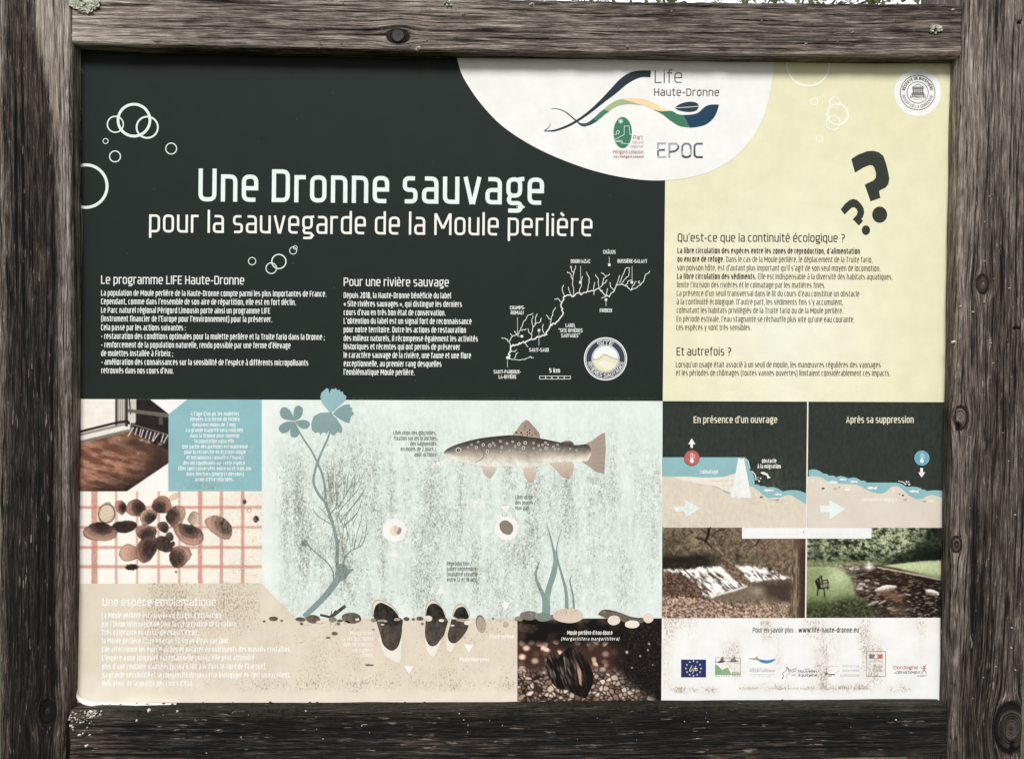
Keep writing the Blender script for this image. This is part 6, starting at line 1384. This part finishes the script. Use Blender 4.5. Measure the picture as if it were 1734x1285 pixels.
A = Art(); A.stroke(zf([(330, 84), (484, 84), (484, 186), (330, 186)]), .7, (130, 122, 118), closed=True)
A.poly(zf([(331, 124), (345, 130), (372, 160), (384, 150), (405, 142), (424, 178), (440, 168), (484, 174), (484, 185), (331, 185)]), (130, 172, 128), dy=1); A.stroke(zf([(412, 150), (430, 184)]), 1.2, (240, 241, 236), dy=3); A.stroke(zf([(430, 160), (470, 168), (440, 178), (482, 182)]), .8, (226, 234, 222), dy=3)
A.poly(zf([(322, 105), (345, 107), (360, 100), (364, 86), (378, 73), (381, 100), (394, 105), (375, 113), (350, 114)]), (50, 48, 62), dy=4); A.poly(zf([(392, 102), (420, 104), (428, 92), (450, 72), (453, 97), (478, 103), (450, 110), (425, 110)]), (50, 48, 62), dy=4)
A.build('reserve_network_logo', ff, 2)
ft(ff, 2, 'NATURA 2000', 330, 484, 199, 12, .14, (140, 120, 112), gap=.5)
A = Art(); w1 = zf([(528, 88), (552, 86), (572, 84), (582, 74), (590, 84), (600, 92), (640, 98), (665, 96), (697, 88)]); w2_ = zf([(530, 90), (560, 94), (580, 96), (592, 100), (604, 108), (625, 116), (645, 118), (670, 112), (696, 98)])
cw = np.vstack([lerp(alb((150, 168, 120)), alb((70, 138, 176)), np.linspace(0, 1, 33) > .42)] * 2); A.band(smooth(w1, 4), smooth(w2_, 4), cw); A.build('water_agency_logo', ff, 2)
ft(ff, 2, "AGENCE DE L'EAU", 540, 650, 155, 10, .10, (176, 174, 172)); ft(ff, 2, 'ADOUR-GARONNE', 538, 694, 170, 13, .12, (128, 130, 134)); ft(ff, 2, 'ÉTABLISSEMENT PUBLIC', 545, 692, 189, 6, .12, (178, 176, 172)); ft(ff, 2, "DU MINISTÈRE", 556, 668, 199, 6, .12, (190, 188, 184))
A = Art(); LR = (138, 62, 66)
for P, a, b in [([(736, 212), (746, 195), (742, 178), (760, 165), (768, 148), (778, 150), (774, 160), (788, 172)], .9, .7), ([(788, 172), (770, 186), (764, 200), (770, 210)], .8, .5), ([(742, 178), (736, 186)], .8, .4), ([(778, 158), (800, 170), (822, 162)], .6, 1.3), ([(766, 146), (795, 158), (826, 148)], .6, 1.4), ([(790, 186), (806, 190), (822, 184)], .6, 1.2), ([(758, 140), (775, 144)], .6, 1.0), ([(745, 196), (742, 214)], 1, .6)]:
    A.stroke(smooth(zf(P)), a, LR if len(A.f) % 3 else (92, 60, 66), dy=len(A.f) % 4, w2=b)
A.build('region_logo', ff, 2)
ft(ff, 2, 'RÉGION', 872, 912, 155, 6, .16, (90, 88, 90)); ft(ff, 2, 'Nouvelle-', 834, 950, 174, 17, .17, (50, 50, 52), ital=.14, rd=1.6); ft(ff, 2, 'Aquitaine', 834, 950, 198, 17, .17, (50, 50, 52), ital=.14, rd=1.6)
A = Art(); G_ = (130, 128, 124)
for a, b, y in [(998, 1050, 133), (1002, 1086, 138), (1022, 1044, 158), (1024, 1040, 164)]: A.stroke(zf([(a, y), (b, y - 2)]), .5, (176, 172, 166))
A.disc(*zp(1008, 152), 1.3, 1.8, (150, 144, 136), n=10); A.disc(*zp(1010, 182), 3.0, 2.6, (80, 76, 72), n=10, wob=.6); A.disc(*zp(1004, 176), 2.0, 1.6, (110, 104, 96), n=10, wob=.6, dy=2); A.stroke(zf([(1020, 186), (1062, 186)]), 2.2, (100, 98, 96)); A.stroke(zf([(1000, 196), (1040, 197)]), 1, (120, 116, 110)); A.stroke(zf([(1066, 178), (1088, 160)]), .6, G_)
A.build('initiative_logo', ff, 2)
for s_, y in [('INITIATIVE', 141), ('BIOSPHÈRE', 168), ('DORDOGNE', 198)]: ft(ff, 2, s_, 1108 if y < 190 else 1094, 1210, y, 13, .10, (142, 140, 138), gap=.24)
A = Art(); A.stroke(zf([(1253, 45), (1371, 45), (1371, 197), (1253, 197)]), .8, (90, 88, 86), closed=True)
A.poly(zf([(1270, 62), (1306, 62), (1300, 76), (1308, 88), (1270, 88)]), (54, 62, 96), dy=1); A.poly(zf([(1320, 62), (1353, 62), (1353, 88), (1314, 88), (1326, 76)]), (196, 80, 80), dy=1)
A.stroke(zf([(1272, 97), (1336, 97)]), .5, (190, 120, 116)); A.stroke(zf([(1268, 107), (1352, 107)]), .6, (140, 110, 108)); A.stroke(zf([(1256, 125), (1368, 125)]), .4, (170, 168, 164))
for i, y in enumerate((134, 143, 152, 163)): A.stroke(zf([(1292, y), (1358 - 9 * (i % 3), y)]), .8, (96, 94, 92))
for P in [[(1264, 130), (1267, 195)], [(1282, 130), (1280, 160), (1285, 192)], [(1270, 140), (1276, 190)]]: A.stroke(zf(P), .5, (170, 166, 160), dy=1)
A.build('prefecture_logo', ff, 2)
ft(ff, 2, 'Dordogne', 1420, 1568, 153, 21, .15, (176, 74, 66), rd=1.6); ft(ff, 2, 'LE', 1422, 1434, 180, 9, .16, (84, 70, 68)); ft(ff, 2, 'DÉPARTEMENT', 1438, 1585, 181, 16, .15, (84, 70, 68)); ft(ff, 2, 'dordogne.fr', 1562, 1623, 197, 6.5, .2, (40, 40, 40))
A = Art()
for P, a, b in [([(1578, 140), (1600, 150), (1606, 150)], .6, 1.6), ([(1604, 150), (1614, 134), (1616, 122)], 1.6, .6), ([(1606, 150), (1604, 162), (1588, 184)], 1.8, .6), ([(1606, 158), (1614, 166), (1621, 184)], 1.6, .6), ([(1606, 150), (1622, 148)], 1.2, .5)]: A.stroke(smooth(zf(P)), a, (152, 62, 58), dy=len(A.f) % 5, w2=b)
A.disc(*zp(1604, 136), 1.2, 1.2, (152, 62, 58), n=12, dy=6); A.build('department_logo', ff, 2)
ft(ff, 2, '© Conception', 476, 585, 276, 12, .11, (120, 106, 92), gap=.3); ft(ff, 2, 'Nationale André Allgairet / Andromy AMAPE - R. Domec', 660, 1275, 276, 12, .11, (120, 106, 92), gap=.3)

# ---- wear on the panel: peeled lower left corner, scuffed left edge
def strip3(name, top, bot, lift, mat, parent):
    T_ = smooth(top, 6); n = len(T_); B0 = smooth(bot, 6); B_ = np.column_stack([np.interp(np.linspace(0, 1, n), np.linspace(0, 1, len(B0)), B0[:, k]) for k in (0, 1)])
    v = []; f = []; rows = 6
    for r in range(rows):
        u = r / (rows - 1); P = T_ * (1 - u) + B_ * u
        X, Z = plane(P[:, 0], P[:, 1]); k = np.sin(np.linspace(0, 3.1, n)) * .7 + .3
        v += [(x, -.0018 - lift * u * u * q, z) for x, z, q in zip(X, Z, k)]
    for r in range(rows - 1):
        for i in range(n - 1): f.append((r * n + i, (r + 1) * n + i, (r + 1) * n + i + 1, r * n + i + 1))
    o = new_mesh_object(name, np.array(v) - ORG, f, mat, parent, smooth=True)
    md = o.modifiers.new('thickness', 'SOLIDIFY'); md.thickness = .0005
    return o
strip3('peeled_corner', [(132, 1166), (134.5, 1176), (143, 1182.5), (160, 1186.5), (190, 1188), (230, 1188), (270, 1188.6), (300, 1189.3)], [(131, 1176), (135, 1181), (146, 1188), (165, 1191), (195, 1191.5), (230, 1190.4), (270, 1189.8), (300, 1190)], .006, PEEL, panel)
A = Art(); rq = random.Random(12)
for k in range(26):
    y = rq.uniform(110, 300); A.stroke([(136.5 + rq.uniform(-1, 3), y), (137 + rq.uniform(-1, 4), y + rq.uniform(2, 9))], rq.uniform(.5, 1.3), (92, 96, 90) if k % 2 else (24, 26, 25), dy=k % 4)
for P in [[(136, 330), (139, 370), (139, 420), (137.5, 470), (136, 510)], [(134, 600), (137, 612), (136, 625)], [(133.5, 480), (135, 505)]]: A.stroke(smooth(P), 1.0, (140, 138, 130), dy=5, w2=.4)
A.build('scuffed_edge', tf, 3)

# ---- dark debris lying on the ledge of the bottom rail, against the panel
rd_ = random.Random(31); v = []; f = []
for k in range(230):
    px = rd_.uniform(140, 1592) if k % 3 else rd_.uniform(1120, 1592); py = 1190 - (px - 130) * .003 + rd_.uniform(-1.2, 1.2)
    X, Z = plane(px, py); X = float(X); Z = float(Z); R = rd_.choice([.0008, .0012, .0016, .0026, .0034]); b = len(v); y = -rd_.uniform(.001, .006)
    for sx, sy, sz in [(1, 0, 0), (-1, 0, 0), (0, 1, 0), (0, -1, 0), (0, 0, 1), (0, 0, -1)]:
        q = R * rd_.uniform(.6, 1.3); v.append((X + sx * q * 1.3, y + sy * q * .7, Z - .0006 + sz * q * .8))
    for a, c, d in [(0, 2, 4), (2, 1, 4), (1, 3, 4), (3, 0, 4), (2, 0, 5), (1, 2, 5), (3, 1, 5), (0, 3, 5)]: f.append((b + a, b + c, b + d))
tag(new_mesh_object('debris', v, f, simple('dark_debris', (.022, .018, .014), .95, .5, 300)), 'dark crumbs of moss and dirt along the bottom edge of the printed panel', 'debris', None, 'stuff')

# ------------------------------------------------------------------ trees and bushes behind the frame
def leaves(rnd, pts, size):
    v = []; f = []
    for (x, y, z) in pts:
        b = len(v); L = size * rnd.uniform(.6, 1.3); w_ = L * rnd.uniform(.35, .5)
        d = Vector((rnd.gauss(0, 1), rnd.gauss(0, 1), rnd.gauss(-.4, .8))).normalized(); s_ = d.cross(Vector((rnd.gauss(0, 1), rnd.gauss(0, 1), rnd.gauss(0, 1)))).normalized(); n_ = d.cross(s_)
        c = Vector((x, y, z))
        for q in (c, c + d * L * .35 + s_ * w_ * .5 + n_ * L * .04, c + d * L, c + d * L * .35 - s_ * w_ * .5 + n_ * L * .04): v.append(tuple(q))
        f.append((b, b + 1, b + 2, b + 3))
    return v, f
def tube(v, f, P, r0, r1, M=7):
    b0 = len(v); n = len(P)
    for i, p in enumerate(P):
        p = Vector(p); t = (Vector(P[min(i + 1, n - 1)]) - Vector(P[max(i - 1, 0)])).normalized(); a = t.orthogonal().normalized(); c = t.cross(a); r = r0 + (r1 - r0) * i / (n - 1)
        for k in range(M): an = 6.2832 * k / M; v.append(tuple(p + (a * math.cos(an) + c * math.sin(an)) * r))
    for i in range(n - 1):
        for k in range(M): f.append((b0 + i * M + k, b0 + i * M + (k + 1) % M, b0 + (i + 1) * M + (k + 1) % M, b0 + (i + 1) * M + k))
def tree(name, label, cat, base, h, crown, n_limb, n_leaf, size, seed, mat, trunk_r=.11, group=None):
    rnd = random.Random(seed); t = empty(name, label, cat, base, group); v = []; f = []; tips = []
    zc, rx, rz = crown
    P = [(rnd.uniform(-.05, .05) * k, rnd.uniform(-.05, .05) * k, h * k / 6) for k in range(7)]; tube(v, f, P, trunk_r, trunk_r * .35, 10)
    for k in range(n_limb):
        z0 = h * rnd.uniform(.35, .95) if h > 1 else h * rnd.uniform(.02, .5); a = rnd.uniform(0, 6.283); rr_ = rx * rnd.uniform(.45, 1.0); el = rnd.uniform(-.8, 1.0) * rz
        e = Vector((math.cos(a) * rr_, math.sin(a) * rr_, zc + el)); s_ = Vector((0, 0, min(z0, zc + el + .1)))
        Q = [tuple(s_.lerp(e, u) + Vector((rnd.gauss(0, .05), rnd.gauss(0, .05), .18 * math.sin(u * 3.14) * rx * .4)) * (u > 0)) for u in (0, .25, .5, .75, 1)]
        tube(v, f, Q, trunk_r * .28, trunk_r * .05, 5)
        for u in range(2, 5):
            for _ in range(3):
                q = Vector(Q[u]); e2 = q + Vector((rnd.gauss(0, 1), rnd.gauss(0, 1), rnd.gauss(0, .8))) * rx * .16; tube(v, f, [tuple(q), tuple(q.lerp(e2, .5) + Vector((0, 0, .02))), tuple(e2)], trunk_r * .05, trunk_r * .02, 4); tips.append((q, e2))
    new_mesh_object('trunk' if h > 1 else 'stem', v, f, BARK, t, smooth=True)
    pts = []
    for k in range(n_leaf):
        q, e2 = rnd.choice(tips); p = q.lerp(e2, rnd.uniform(.2, 1.15)) + Vector((rnd.gauss(0, 1), rnd.gauss(0, 1), rnd.gauss(0, 1))) * rx * .06; pts.append(tuple(p))
    v, f = leaves(rnd, pts, size); new_mesh_object('crown' if h > 1 else 'foliage', v, f, mat, t)
    return t
tree('tree', 'leafy tree hanging over the right end of the top rail, against the white sky', 'tree', (2.75, 6.2, 0), 4.6, (4.6, 2.2, 1.3), 26, 5000, .10, 3, LEAF2, .07)
tree('tree', 'thin sparse tree behind the middle of the top rail, only twigs showing', 'tree', (0.6, 8.5, 0), 6.2, (6.1, 1.9, 1.2), 12, 700, .09, 5, LEAF2, .05)
tree('shrub', 'green shrub seen in the narrow gap beyond the right post', 'shrub', (3.4, 2.9, 0), .8, (.62, .75, .45), 26, 3600, .07, 9, LEAF, .05)
